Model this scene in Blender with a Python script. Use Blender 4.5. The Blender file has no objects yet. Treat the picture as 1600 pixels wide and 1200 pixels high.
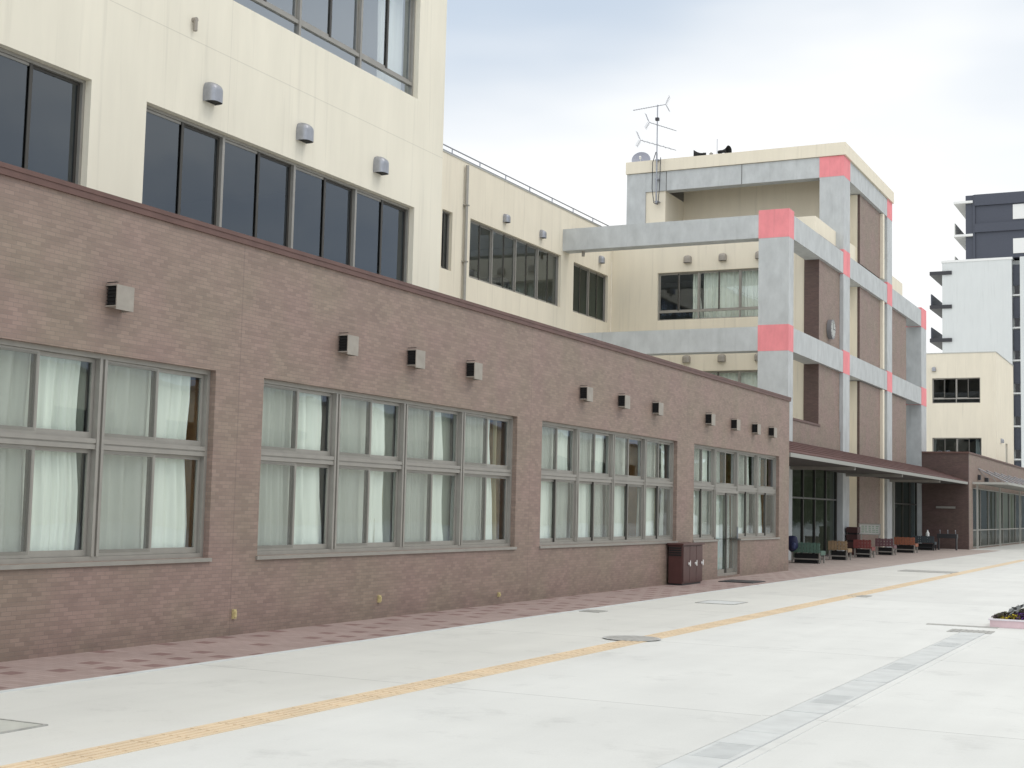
import bpy, math, random
from mathutils import Vector, Matrix
random.seed(7)
S = bpy.context.scene
COL = S.collection
RAD = math.radians

# ---------------------------------------------------------------- camera
CAMX, CAMZ = 10.28, 1.6
FPX = 2173.36
yaw, pitch, roll = 0.46380941, 0.08703799, 0.02363159
fw = Vector((-math.sin(yaw)*math.cos(pitch), math.cos(yaw)*math.cos(pitch), math.sin(pitch)))
rt = Vector((math.cos(yaw), math.sin(yaw), 0)); up = rt.cross(fw)
r2 = math.cos(roll)*rt + math.sin(roll)*up
u2 = -math.sin(roll)*rt + math.cos(roll)*up
cam_d = bpy.data.cameras.new('camera'); cam = bpy.data.objects.new('camera', cam_d)
COL.objects.link(cam)
m3 = Matrix((r2, u2, -fw)).transposed()
cam.matrix_world = Matrix.Translation((CAMX, 0, CAMZ)) @ m3.to_4x4()
cam_d.sensor_width = 36.0; cam_d.lens = FPX/1600*36.0
cam_d.clip_start = 0.05; cam_d.clip_end = 6000
S.camera = cam
S.render.resolution_x = 1024; S.render.resolution_y = 768

# ---------------------------------------------------------------- sky, sun, exposure
SUN_DIR = Vector((0.66, 0.16, 0.95)).normalized()      # towards the sun (veiled by cloud)
el = math.asin(SUN_DIR.z); az = math.atan2(SUN_DIR.x, SUN_DIR.y)
W = bpy.data.worlds.new('World'); S.world = W; W.use_nodes = True
nt = W.node_tree; N = nt.nodes; L = nt.links; N.clear()
out = N.new('ShaderNodeOutputWorld'); bg = N.new('ShaderNodeBackground')
sky = N.new('ShaderNodeTexSky'); sky.sky_type = 'NISHITA'; sky.sun_disc = False
sky.sun_elevation = el; sky.sun_rotation = az; sky.air_density = 1.2; sky.dust_density = 2.0
tc = N.new('ShaderNodeTexCoord'); mp = N.new('ShaderNodeMapping'); mp.inputs['Scale'].default_value = (1.0, 1.0, 3.2)
L.new(tc.outputs['Generated'], mp.inputs['Vector'])
nz = N.new('ShaderNodeTexNoise'); nz.inputs['Scale'].default_value = 2.3; nz.inputs['Detail'].default_value = 4; nz.inputs['Roughness'].default_value = 0.42
L.new(mp.outputs['Vector'], nz.inputs['Vector'])
sep = N.new('ShaderNodeSeparateXYZ'); L.new(tc.outputs['Generated'], sep.inputs[0])
# cloud deck: bright at the horizon, greyer-blue higher up, mottled by the noise
hz = N.new('ShaderNodeMapRange'); hz.inputs['From Min'].default_value = 0.16; hz.inputs['From Max'].default_value = 0.42
hz.interpolation_type = 'SMOOTHSTEP'
nm = N.new('ShaderNodeMath'); nm.operation = 'MULTIPLY_ADD'; nm.inputs[1].default_value = 0.62; nm.inputs[2].default_value = -0.31
L.new(nz.outputs['Fac'], nm.inputs[0])
ad = N.new('ShaderNodeMath'); ad.operation = 'ADD'; L.new(sep.outputs['Z'], ad.inputs[0]); L.new(nm.outputs[0], ad.inputs[1])
# the veil thins to plain white towards the north-east (right of the tower)
wh = N.new('ShaderNodeMapRange'); wh.inputs['From Min'].default_value = -0.42; wh.inputs['From Max'].default_value = -0.16; wh.inputs['To Min'].default_value = 0.0; wh.inputs['To Max'].default_value = -0.08
L.new(sep.outputs['X'], wh.inputs['Value'])
ad2 = N.new('ShaderNodeMath'); ad2.operation = 'ADD'; L.new(ad.outputs[0], ad2.inputs[0]); L.new(wh.outputs[0], ad2.inputs[1])
L.new(ad2.outputs[0], hz.inputs['Value'])
cr = N.new('ShaderNodeMix'); cr.data_type = 'RGBA'
cr.inputs['A'].default_value = (12.2, 12.3, 12.3, 1); cr.inputs['B'].default_value = (6.9, 8.0, 9.4, 1)
L.new(hz.outputs['Result'], cr.inputs['Factor'])
mx = N.new('ShaderNodeMix'); mx.data_type = 'RGBA'; mx.inputs['Factor'].default_value = 0.96
# overcast skies are brightest overhead: lift the deck again above 30 degrees
zn = N.new('ShaderNodeMapRange'); zn.inputs['From Min'].default_value = 0.42; zn.inputs['From Max'].default_value = 0.75; zn.interpolation_type = 'SMOOTHSTEP'
L.new(sep.outputs['Z'], zn.inputs['Value'])
cz = N.new('ShaderNodeMix'); cz.data_type = 'RGBA'; cz.inputs['B'].default_value = (13.5, 13.2, 12.7, 1)
L.new(zn.outputs['Result'], cz.inputs['Factor']); L.new(cr.outputs['Result'], cz.inputs['A'])
L.new(sky.outputs['Color'], mx.inputs['A']); L.new(cz.outputs['Result'], mx.inputs['B'])
# extra sky brightness added behind the viewer to fill the camera-facing walls
bk = N.new('ShaderNodeMapRange'); bk.inputs['From Min'].default_value = 0.1; bk.inputs['From Max'].default_value = -0.7; bk.inputs['To Min'].default_value = 1.0; bk.inputs['To Max'].default_value = 1.5
L.new(sep.outputs['Y'], bk.inputs['Value'])
# unseen heavier cloud bank added low in the east for the upper windows to mirror
bx = N.new('ShaderNodeMapRange'); bx.interpolation_type = 'SMOOTHSTEP'; bx.inputs['From Min'].default_value = 0.1; bx.inputs['From Max'].default_value = 0.5
L.new(sep.outputs['X'], bx.inputs['Value'])
bz = N.new('ShaderNodeMapRange'); bz.interpolation_type = 'SMOOTHSTEP'; bz.inputs['From Min'].default_value = 0.36; bz.inputs['From Max'].default_value = 0.12
n9 = N.new('ShaderNodeTexNoise'); n9.inputs['Scale'].default_value = 5; n9.inputs['Detail'].default_value = 5; L.new(mp.outputs['Vector'], n9.inputs['Vector'])
z9 = N.new('ShaderNodeMath'); z9.operation = 'MULTIPLY_ADD'; z9.inputs[1].default_value = 0.40; L.new(n9.outputs['Fac'], z9.inputs[0])
z8 = N.new('ShaderNodeMath'); z8.operation = 'SUBTRACT'; L.new(sep.outputs['Z'], z8.inputs[0]); z8.inputs[1].default_value = 0.20; L.new(z8.outputs[0], z9.inputs[2])
L.new(z9.outputs[0], bz.inputs['Value'])
bm = N.new('ShaderNodeMath'); bm.operation = 'MULTIPLY'; L.new(bx.outputs[0], bm.inputs[0]); L.new(bz.outputs[0], bm.inputs[1])
bc = N.new('ShaderNodeMix'); bc.data_type = 'RGBA'; bc.blend_type = 'MIX'; bc.inputs['B'].default_value = (7.4, 8.2, 9.4, 1)
L.new(bm.outputs[0], bc.inputs['Factor']); L.new(mx.outputs['Result'], bc.inputs['A'])
bs = N.new('ShaderNodeVectorMath'); bs.operation = 'SCALE'; L.new(bc.outputs['Result'], bs.inputs[0]); L.new(bk.outputs[0], bs.inputs['Scale'])
L.new(bs.outputs[0], bg.inputs['Color']); bg.inputs['Strength'].default_value = 0.1
L.new(bg.outputs[0], out.inputs[0])
sd = bpy.data.lights.new('sun', 'SUN'); sun = bpy.data.objects.new('sun', sd); COL.objects.link(sun)
sd.energy = 0.75; sd.angle = RAD(25); sd.color = (1.0, 0.97, 0.92)
sun.rotation_euler = SUN_DIR.to_track_quat('Z', 'Y').to_euler()
sun.location = (20, 10, 40)
S.view_settings.view_transform = 'Standard'; S.view_settings.look = 'None'
S.view_settings.gamma = 1; S.view_settings.use_curve_mapping = False
S.view_settings.exposure = -0.16
S.cycles.max_bounces = 8; S.cycles.transparent_max_bounces = 16

# ---------------------------------------------------------------- materials
def mat(name, col, rough=0.7, metal=0.0, noise=0.0, nscale=8.0, bump=0.0, bscale=40.0, spec=0.5):
    m = bpy.data.materials.new(name); m.use_nodes = True
    t = m.node_tree; b = t.nodes['Principled BSDF']
    b.inputs['Base Color'].default_value = (*col, 1); b.inputs['Roughness'].default_value = rough
    b.inputs['Metallic'].default_value = metal; b.inputs['Specular IOR Level'].default_value = spec
    if noise or bump:
        g = t.nodes.new('ShaderNodeNewGeometry')
    if noise:
        n = t.nodes.new('ShaderNodeTexNoise'); n.inputs['Scale'].default_value = nscale; n.inputs['Detail'].default_value = 5
        t.links.new(g.outputs['Position'], n.inputs['Vector'])
        mr = t.nodes.new('ShaderNodeMapRange'); mr.inputs['From Min'].default_value = .3; mr.inputs['From Max'].default_value = .7
        mr.inputs['To Min'].default_value = 1-noise; mr.inputs['To Max'].default_value = 1+noise
        t.links.new(n.outputs['Fac'], mr.inputs['Value'])
        mu = t.nodes.new('ShaderNodeVectorMath'); mu.operation = 'SCALE'; mu.inputs[0].default_value = col
        t.links.new(mr.outputs[0], mu.inputs['Scale']); t.links.new(mu.outputs[0], b.inputs['Base Color'])
    if bump:
        n2 = t.nodes.new('ShaderNodeTexNoise'); n2.inputs['Scale'].default_value = bscale; n2.inputs['Detail'].default_value = 4
        t.links.new(g.outputs['Position'], n2.inputs['Vector'])
        bp = t.nodes.new('ShaderNodeBump'); bp.inputs['Strength'].default_value = bump; bp.inputs['Distance'].default_value = .01
        t.links.new(n2.outputs['Fac'], bp.inputs['Height']); t.links.new(bp.outputs[0], b.inputs['Normal'])
    return m

def math_node(t, op, a=None, b=None, c=None):
    n = t.nodes.new('ShaderNodeMath'); n.operation = op
    for i, v in enumerate((a, b, c)):
        if v is None: continue
        if isinstance(v, (int, float)): n.inputs[i].default_value = v
        else: t.links.new(v, n.inputs[i])
    return n.outputs[0]

def line_mask(t, val, period, offset, half):
    """1 on thin lines val = offset + k*period"""
    x = math_node(t, 'ADD', val, -offset + period*200)
    x = math_node(t, 'MODULO', x, period)
    x = math_node(t, 'SUBTRACT', x, period/2)
    x = math_node(t, 'ABSOLUTE', x)
    return math_node(t, 'GREATER_THAN', x, period/2-half)

def brick_mat(name, c1, c2, mortar, joint_period=8.0, joint_off=5.3):
    m = bpy.data.materials.new(name); m.use_nodes = True
    t = m.node_tree; b = t.nodes['Principled BSDF']; b.inputs['Roughness'].default_value = .62
    g = t.nodes.new('ShaderNodeNewGeometry'); s = t.nodes.new('ShaderNodeSeparateXYZ'); t.links.new(g.outputs['Position'], s.inputs[0])
    u = math_node(t, 'ADD', s.outputs['X'], s.outputs['Y'])
    cb = t.nodes.new('ShaderNodeCombineXYZ'); t.links.new(u, cb.inputs[0]); t.links.new(s.outputs['Z'], cb.inputs[1])
    bt = t.nodes.new('ShaderNodeTexBrick'); t.links.new(cb.outputs[0], bt.inputs['Vector'])
    bt.inputs['Scale'].default_value = 1; bt.inputs['Brick Width'].default_value = .125; bt.inputs['Row Height'].default_value = .043
    bt.inputs['Mortar Size'].default_value = .0035; bt.inputs['Mortar Smooth'].default_value = .3; bt.inputs['Bias'].default_value = -.1
    bt.inputs['Color1'].default_value = (*c1, 1); bt.inputs['Color2'].default_value = (*c2, 1); bt.inputs['Mortar'].default_value = (*mortar, 1)
    # broad uneven tone: batches of tile and rain streaks
    mp1 = t.nodes.new('ShaderNodeMapping'); mp1.inputs['Scale'].default_value = (1.1, 1.1, 2.6); t.links.new(g.outputs['Position'], mp1.inputs['Vector'])
    n = t.nodes.new('ShaderNodeTexNoise'); n.inputs['Scale'].default_value = 1.6; n.inputs['Detail'].default_value = 7; n.inputs['Roughness'].default_value = .65
    t.links.new(mp1.outputs[0], n.inputs['Vector'])
    mr = t.nodes.new('ShaderNodeMapRange'); mr.inputs['From Min'].default_value = .25; mr.inputs['From Max'].default_value = .75
    mr.inputs['To Min'].default_value = .86; mr.inputs['To Max'].default_value = 1.14; t.links.new(n.outputs['Fac'], mr.inputs['Value'])
    # darker low on the wall
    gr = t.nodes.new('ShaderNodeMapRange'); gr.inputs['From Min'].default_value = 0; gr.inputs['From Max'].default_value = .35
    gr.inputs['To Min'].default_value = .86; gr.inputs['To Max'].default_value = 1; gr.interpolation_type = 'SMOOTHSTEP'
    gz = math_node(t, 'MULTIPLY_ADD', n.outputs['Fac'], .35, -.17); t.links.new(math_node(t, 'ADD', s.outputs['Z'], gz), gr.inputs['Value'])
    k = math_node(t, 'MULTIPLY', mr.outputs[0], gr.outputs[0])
    jm = line_mask(t, u, joint_period, joint_off, .008)
    jk = math_node(t, 'MULTIPLY_ADD', jm, -.17, 1.0)
    k = math_node(t, 'MULTIPLY', k, jk)
    hue = t.nodes.new('ShaderNodeTexNoise'); hue.inputs['Scale'].default_value = .9; t.links.new(g.outputs['Position'], hue.inputs['Vector'])
    mc = t.nodes.new('ShaderNodeMix'); mc.data_type = 'RGBA'; mc.blend_type = 'MULTIPLY'
    hr = t.nodes.new('ShaderNodeMix'); hr.data_type = 'RGBA'; hr.inputs['A'].default_value = (.97, 1.0, .96, 1); hr.inputs['B'].default_value = (1.04, .98, 1.02, 1)
    hm = t.nodes.new('ShaderNodeMapRange'); hm.inputs['From Min'].default_value = .35; hm.inputs['From Max'].default_value = .65; t.links.new(hue.outputs['Fac'], hm.inputs['Value'])
    t.links.new(hm.outputs[0], hr.inputs['Factor'])
    mc.inputs['Factor'].default_value = 1; t.links.new(bt.outputs['Color'], mc.inputs['A']); t.links.new(hr.outputs['Result'], mc.inputs['B'])
    sc = t.nodes.new('ShaderNodeVectorMath'); sc.operation = 'SCALE'; t.links.new(mc.outputs['Result'], sc.inputs[0]); t.links.new(k, sc.inputs['Scale'])
    t.links.new(sc.outputs[0], b.inputs['Base Color'])
    bp = t.nodes.new('ShaderNodeBump'); bp.inputs['Strength'].default_value = .35; bp.inputs['Distance'].default_value = .004; bp.invert = True
    t.links.new(bt.outputs['Fac'], bp.inputs['Height']); t.links.new(bp.outputs[0], b.inputs['Normal'])
    return m

def render_wall_mat(name, col, zlines=(), vperiod=None, voff=0., amt=.05, vst=.28):
    """painted cement render with faint seams and weather streaks"""
    m = bpy.data.materials.new(name); m.use_nodes = True
    t = m.node_tree; b = t.nodes['Principled BSDF']; b.inputs['Roughness'].default_value = .8; b.inputs['Specular IOR Level'].default_value = .3
    g = t.nodes.new('ShaderNodeNewGeometry'); s = t.nodes.new('ShaderNodeSeparateXYZ'); t.links.new(g.outputs['Position'], s.inputs[0])
    mp1 = t.nodes.new('ShaderNodeMapping'); mp1.inputs['Scale'].default_value = (1.6, 1.6, vst); t.links.new(g.outputs['Position'], mp1.inputs['Vector'])
    n = t.nodes.new('ShaderNodeTexNoise'); n.inputs['Scale'].default_value = 1.8; n.inputs['Detail'].default_value = 7; n.inputs['Roughness'].default_value = .6
    t.links.new(mp1.outputs[0], n.inputs['Vector'])
    mr = t.nodes.new('ShaderNodeMapRange'); mr.inputs['From Min'].default_value = .3; mr.inputs['From Max'].default_value = .7
    mr.inputs['To Min'].default_value = 1-amt; mr.inputs['To Max'].default_value = 1+amt*.5; t.links.new(n.outputs['Fac'], mr.inputs['Value'])
    k = mr.outputs[0]
    n3 = t.nodes.new('ShaderNodeTexNoise'); n3.inputs['Scale'].default_value = .5; n3.inputs['Detail'].default_value = 3; t.links.new(g.outputs['Position'], n3.inputs['Vector'])
    k = math_node(t, 'MULTIPLY', k, math_node(t, 'MULTIPLY_ADD', n3.outputs['Fac'], .08, .96))
    mps = t.nodes.new('ShaderNodeMapping'); mps.inputs['Scale'].default_value = (5, 5, .22); t.links.new(g.outputs['Position'], mps.inputs['Vector'])
    ns = t.nodes.new('ShaderNodeTexNoise'); ns.inputs['Scale'].default_value = 1.5; ns.inputs['Detail'].default_value = 6; t.links.new(mps.outputs[0], ns.inputs['Vector'])
    ss = t.nodes.new('ShaderNodeMapRange'); ss.inputs['From Min'].default_value = .58; ss.inputs['From Max'].default_value = .74; ss.inputs['To Min'].default_value = 1; ss.inputs['To Max'].default_value = .90
    t.links.new(ns.outputs['Fac'], ss.inputs['Value']); k = math_node(t, 'MULTIPLY', k, ss.outputs[0])
    for z in zlines:
        d = math_node(t, 'ABSOLUTE', math_node(t, 'SUBTRACT', s.outputs['Z'], z))
        k = math_node(t, 'MULTIPLY', k, math_node(t, 'MULTIPLY_ADD', math_node(t, 'LESS_THAN', d, .007), -.16, 1.0))
    if vperiod:
        u = math_node(t, 'ADD', s.outputs['X'], s.outputs['Y'])
        k = math_node(t, 'MULTIPLY', k, math_node(t, 'MULTIPLY_ADD', line_mask(t, u, vperiod, voff, .006), -.12, 1.0))
    sc = t.nodes.new('ShaderNodeVectorMath'); sc.operation = 'SCALE'; sc.inputs[0].default_value = col; t.links.new(k, sc.inputs['Scale'])
    t.links.new(sc.outputs[0], b.inputs['Base Color'])
    n2 = t.nodes.new('ShaderNodeTexNoise'); n2.inputs['Scale'].default_value = 60; n2.inputs['Detail'].default_value = 3; t.links.new(g.outputs['Position'], n2.inputs['Vector'])
    bp = t.nodes.new('ShaderNodeBump'); bp.inputs['Strength'].default_value = .12; bp.inputs['Distance'].default_value = .004
    t.links.new(n2.outputs['Fac'], bp.inputs['Height']); t.links.new(bp.outputs[0], b.inputs['Normal'])
    return m

def glass_mat(name, tint=(.86, .9, .89), refl=1.5, extra=.02):
    m = bpy.data.materials.new(name); m.use_nodes = True
    t = m.node_tree; t.nodes.clear(); o = t.nodes.new('ShaderNodeOutputMaterial')
    tr = t.nodes.new('ShaderNodeBsdfTransparent'); tr.inputs[0].default_value = (*tint, 1)
    gl = t.nodes.new('ShaderNodeBsdfGlossy'); gl.inputs['Roughness'].default_value = .015; gl.inputs['Color'].default_value = (.84, .92, 1, 1)
    g = t.nodes.new('ShaderNodeNewGeometry')
    n = t.nodes.new('ShaderNodeTexNoise'); n.inputs['Scale'].default_value = .8; n.inputs['Detail'].default_value = 2; t.links.new(g.outputs['Position'], n.inputs['Vector'])
    bp = t.nodes.new('ShaderNodeBump'); bp.inputs['Strength'].default_value = .25; bp.inputs['Distance'].default_value = .02
    t.links.new(n.outputs['Fac'], bp.inputs['Height']); t.links.new(bp.outputs[0], gl.inputs['Normal'])
    dt = t.nodes.new('ShaderNodeVectorMath'); dt.operation = 'DOT_PRODUCT'; t.links.new(g.outputs['Normal'], dt.inputs[0]); t.links.new(g.outputs['Incoming'], dt.inputs[1])
    c = math_node(t, 'SUBTRACT', 1.0, math_node(t, 'ABSOLUTE', dt.outputs['Value']))     # Schlick, the same from both sides of the sheet
    f = math_node(t, 'MULTIPLY_ADD', math_node(t, 'POWER', c, 5.0), .92, .08)
    f = math_node(t, 'MULTIPLY_ADD', f, refl, extra)
    f = math_node(t, 'MINIMUM', f, 1.0)
    mixs = t.nodes.new('ShaderNodeMixShader'); t.links.new(f, mixs.inputs[0]); t.links.new(tr.outputs[0], mixs.inputs[1]); t.links.new(gl.outputs[0], mixs.inputs[2])
    t.links.new(mixs.outputs[0], o.inputs[0]); return m

def screen_mat(name, col, cover):
    m = bpy.data.materials.new(name); m.use_nodes = True
    t = m.node_tree; t.nodes.clear(); o = t.nodes.new('ShaderNodeOutputMaterial')
    tr = t.nodes.new('ShaderNodeBsdfTransparent'); df = t.nodes.new('ShaderNodeBsdfDiffuse'); df.inputs[0].default_value = (*col, 1)
    mixs = t.nodes.new('ShaderNodeMixShader'); mixs.inputs[0].default_value = cover
    t.links.new(tr.outputs[0], mixs.inputs[1]); t.links.new(df.outputs[0], mixs.inputs[2]); t.links.new(mixs.outputs[0], o.inputs[0]); return m

def cloth_mat(name, col, trans=.35):
    m = bpy.data.materials.new(name); m.use_nodes = True
    t = m.node_tree; t.nodes.clear(); o = t.nodes.new('ShaderNodeOutputMaterial')
    g = t.nodes.new('ShaderNodeNewGeometry'); mp1 = t.nodes.new('ShaderNodeMapping'); mp1.inputs['Scale'].default_value = (9, 9, .5); t.links.new(g.outputs['Position'], mp1.inputs['Vector'])
    n = t.nodes.new('ShaderNodeTexNoise'); n.inputs['Scale'].default_value = 1.0; n.inputs['Detail'].default_value = 3; t.links.new(mp1.outputs[0], n.inputs['Vector'])
    k = math_node(t, 'MULTIPLY_ADD', n.outputs['Fac'], .4, .74)
    sc = t.nodes.new('ShaderNodeVectorMath'); sc.operation = 'SCALE'; sc.inputs[0].default_value = col; t.links.new(k, sc.inputs['Scale'])
    df = t.nodes.new('ShaderNodeBsdfDiffuse'); tl = t.nodes.new('ShaderNodeBsdfTranslucent')
    t.links.new(sc.outputs[0], df.inputs[0]); t.links.new(sc.outputs[0], tl.inputs[0])
    mixs = t.nodes.new('ShaderNodeMixShader'); mixs.inputs[0].default_value = trans
    t.links.new(df.outputs[0], mixs.inputs[1]); t.links.new(tl.outputs[0], mixs.inputs[2]); t.links.new(mixs.outputs[0], o.inputs[0]); return m

M = {}
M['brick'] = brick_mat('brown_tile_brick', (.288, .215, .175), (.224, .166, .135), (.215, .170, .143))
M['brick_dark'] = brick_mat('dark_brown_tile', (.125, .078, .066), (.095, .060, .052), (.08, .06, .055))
M['cream'] = render_wall_mat('cream_render', (.79, .745, .625), zlines=(7.95, 11.9), vperiod=8.0, voff=5.45)
M['cream_plain'] = render_wall_mat('cream_render_plain', (.79, .725, .59))
M['grey_paint'] = render_wall_mat('pale_grey_concrete', (.52, .54, .54), amt=.14, vst=.9)
M['pink'] = render_wall_mat('pink_paint', (.84, .29, .31), amt=.12, vst=.9)
M['coping'] = mat('brown_coping', (.14, .078, .065), .5, .2, noise=.12, nscale=3)
M['roof_metal'] = mat('brown_roof_metal', (.10, .05, .044), .7, .0, noise=.15, nscale=2, spec=.25)
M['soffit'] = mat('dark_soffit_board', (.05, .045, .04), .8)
M['alu'] = mat('bronze_grey_aluminium', (.33, .315, .285), .45, .4, noise=.06, nscale=5)
M['alu_dark'] = mat('dark_bronze_aluminium', (.075, .07, .062), .4, .5)
M['alu_light'] = mat('pale_aluminium', (.5, .5, .46), .4, .5)
M['steel'] = mat('satin_stainless_steel', (.34, .35, .38), .42, .6, noise=.1, nscale=14)
M['beige_metal'] = mat('beige_vent_metal', (.335, .305, .265), .6, .1, noise=.1)
M['black'] = mat('black_void', (.012, .012, .012), .8)
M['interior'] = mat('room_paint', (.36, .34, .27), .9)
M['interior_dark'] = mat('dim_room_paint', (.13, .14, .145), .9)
M['concrete_edge'] = mat('roof_concrete', (.35, .34, .32), .9, noise=.1)
M['glass'] = glass_mat('window_glass', (.93, .97, .94), 1.1, .01)
M['glass_dark'] = glass_mat('tinted_window_glass', (.42, .46, .48), 1.35, .015)
M['glass_coated'] = glass_mat('coated_window_glass', (.93, .95, .95), 1.9, .17)
M['glass_hall'] = glass_mat('hall_window_glass', (.62, .70, .65), .42, .0)
M['glass_end'] = glass_mat('end_block_glass', (.5, .55, .5), .17, .0)
M['net'] = screen_mat('insect_screen_mesh', (.28, .28, .25), .34)
M['curtain'] = cloth_mat('sheer_curtain', (.93, .96, .90), .12)
M['curtain_yellow'] = cloth_mat('ochre_curtain', (.50, .42, .26), .3)
M['curtain_mint'] = cloth_mat('pale_mint_curtain', (.66, .84, .76), .2)
M['curtain_grey'] = cloth_mat('grey_green_lining', (.40, .43, .37), .2)
M['wood'] = mat('orange_wood_panel', (.62, .31, .10), .5, noise=.15, nscale=6)
M['white'] = mat('white_paint', (.78, .78, .76), .5)
M['dark_steel'] = mat('dark_steel', (.05, .05, .055), .45, .5)
M['navy_panel'] = mat('navy_tile_cladding', (.055, .062, .085), .5, noise=.08)
M['white_panel'] = render_wall_mat('offwhite_cladding', (.66, .68, .67), amt=.03)
M['aged_yellow'] = mat('aged_yellow_plastic', (.52, .44, .22), .6, noise=.15, nscale=30)
M['maroon'] = mat('dark_maroon_painted_steel', (.085, .035, .032), .4, .2, noise=.08)

# concrete yard
def yard_mat():
    m = bpy.data.materials.new('light_concrete'); m.use_nodes = True
    t = m.node_tree; b = t.nodes['Principled BSDF']; b.inputs['Roughness'].default_value = .75; b.inputs['Specular IOR Level'].default_value = .35
    g = t.nodes.new('ShaderNodeNewGeometry'); s = t.nodes.new('ShaderNodeSeparateXYZ'); t.links.new(g.outputs['Position'], s.inputs[0])
    n = t.nodes.new('ShaderNodeTexNoise'); n.inputs['Scale'].default_value = .35; n.inputs['Detail'].default_value = 8; n.inputs['Roughness'].default_value = .62
    t.links.new(g.outputs['Position'], n.inputs['Vector'])
    n1 = t.nodes.new('ShaderNodeTexNoise'); n1.inputs['Scale'].default_value = 55; n1.inputs['Detail'].default_value = 4; t.links.new(g.outputs['Position'], n1.inputs['Vector'])
    mpb = t.nodes.new('ShaderNodeMapping'); mpb.inputs['Scale'].default_value = (2.6, .22, 1); t.links.new(g.outputs['Position'], mpb.inputs['Vector'])
    n4 = t.nodes.new('ShaderNodeTexNoise'); n4.inputs['Scale'].default_value = 1.0; n4.inputs['Detail'].default_value = 6; t.links.new(mpb.outputs[0], n4.inputs['Vector'])
    k = math_node(t, 'MULTIPLY_ADD', n.outputs['Fac'], .32, .84)
    k = math_node(t, 'MULTIPLY', k, math_node(t, 'MULTIPLY_ADD', n1.outputs['Fac'], .10, .95))
    k = math_node(t, 'MULTIPLY', k, math_node(t, 'MULTIPLY_ADD', n4.outputs['Fac'], .12, .94))
    # dust stains
    n5 = t.nodes.new('ShaderNodeTexNoise'); n5.inputs['Scale'].default_value = 1.3; n5.inputs['Detail'].default_value = 9; n5.inputs['Roughness'].default_value = .7; t.links.new(g.outputs['Position'], n5.inputs['Vector'])
    st = t.nodes.new('ShaderNodeMapRange'); st.inputs['From Min'].default_value = .56; st.inputs['From Max'].default_value = .72; st.inputs['To Min'].default_value = 1; st.inputs['To Max'].default_value = .84
    t.links.new(n5.outputs['Fac'], st.inputs['Value']); k = math_node(t, 'MULTIPLY', k, st.outputs[0])
    n6 = t.nodes.new('ShaderNodeTexNoise'); n6.inputs['Scale'].default_value = 14; n6.inputs['Detail'].default_value = 9; n6.inputs['Roughness'].default_value = .75; t.links.new(g.outputs['Position'], n6.inputs['Vector'])
    sp = t.nodes.new('ShaderNodeMapRange'); sp.inputs['From Min'].default_value = .60; sp.inputs['From Max'].default_value = .70; sp.inputs['To Min'].default_value = 1; sp.inputs['To Max'].default_value = .88
    t.links.new(n6.outputs['Fac'], sp.inputs['Value']); k = math_node(t, 'MULTIPLY', k, sp.outputs[0])
    # slabs poured on different days: each bay its own tone
    cbx = t.nodes.new('ShaderNodeCombineXYZ'); t.links.new(math_node(t, 'FLOOR', math_node(t, 'DIVIDE', math_node(t, 'SUBTRACT', s.outputs['Y'], 10.85), 5.25)), cbx.inputs[1])
    t.links.new(math_node(t, 'FLOOR', math_node(t, 'DIVIDE', math_node(t, 'SUBTRACT', s.outputs['X'], 7.37), 4.98)), cbx.inputs[0])
    wn_ = t.nodes.new('ShaderNodeTexWhiteNoise'); t.links.new(cbx.outputs[0], wn_.inputs['Vector']); k = math_node(t, 'MULTIPLY', k, math_node(t, 'MULTIPLY_ADD', wn_.outputs['Value'], .05, .975))
    # saw-cut joints across, every 5.2 m
    j1 = line_mask(t, s.outputs['Y'], 5.25, 10.85, .007)
    j = j1
    k = math_node(t, 'MULTIPLY', k, math_node(t, 'MULTIPLY_ADD', j, -.40, 1.0))
    hm = t.nodes.new('ShaderNodeMix'); hm.data_type = 'RGBA'; hm.inputs['A'].default_value = (.60, .605, .575, 1); hm.inputs['B'].default_value = (.655, .67, .655, 1)
    xm = t.nodes.new('ShaderNodeMapRange'); xm.inputs['From Min'].default_value = 3.5; xm.inputs['From Max'].default_value = 4.6; t.links.new(s.outputs['X'], xm.inputs['Value']); t.links.new(xm.outputs[0], hm.inputs['Factor'])
    sc = t.nodes.new('ShaderNodeVectorMath'); sc.operation = 'SCALE'; t.links.new(hm.outputs['Result'], sc.inputs[0]); t.links.new(k, sc.inputs['Scale'])
    t.links.new(sc.outputs[0], b.inputs['Base Color'])
    bp = t.nodes.new('ShaderNodeBump'); bp.inputs['Strength'].default_value = .15; bp.inputs['Distance'].default_value = .003
    t.links.new(n1.outputs['Fac'], bp.inputs['Height']); t.links.new(bp.outputs[0], b.inputs['Normal'])
    return m
M['yard'] = yard_mat()

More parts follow.
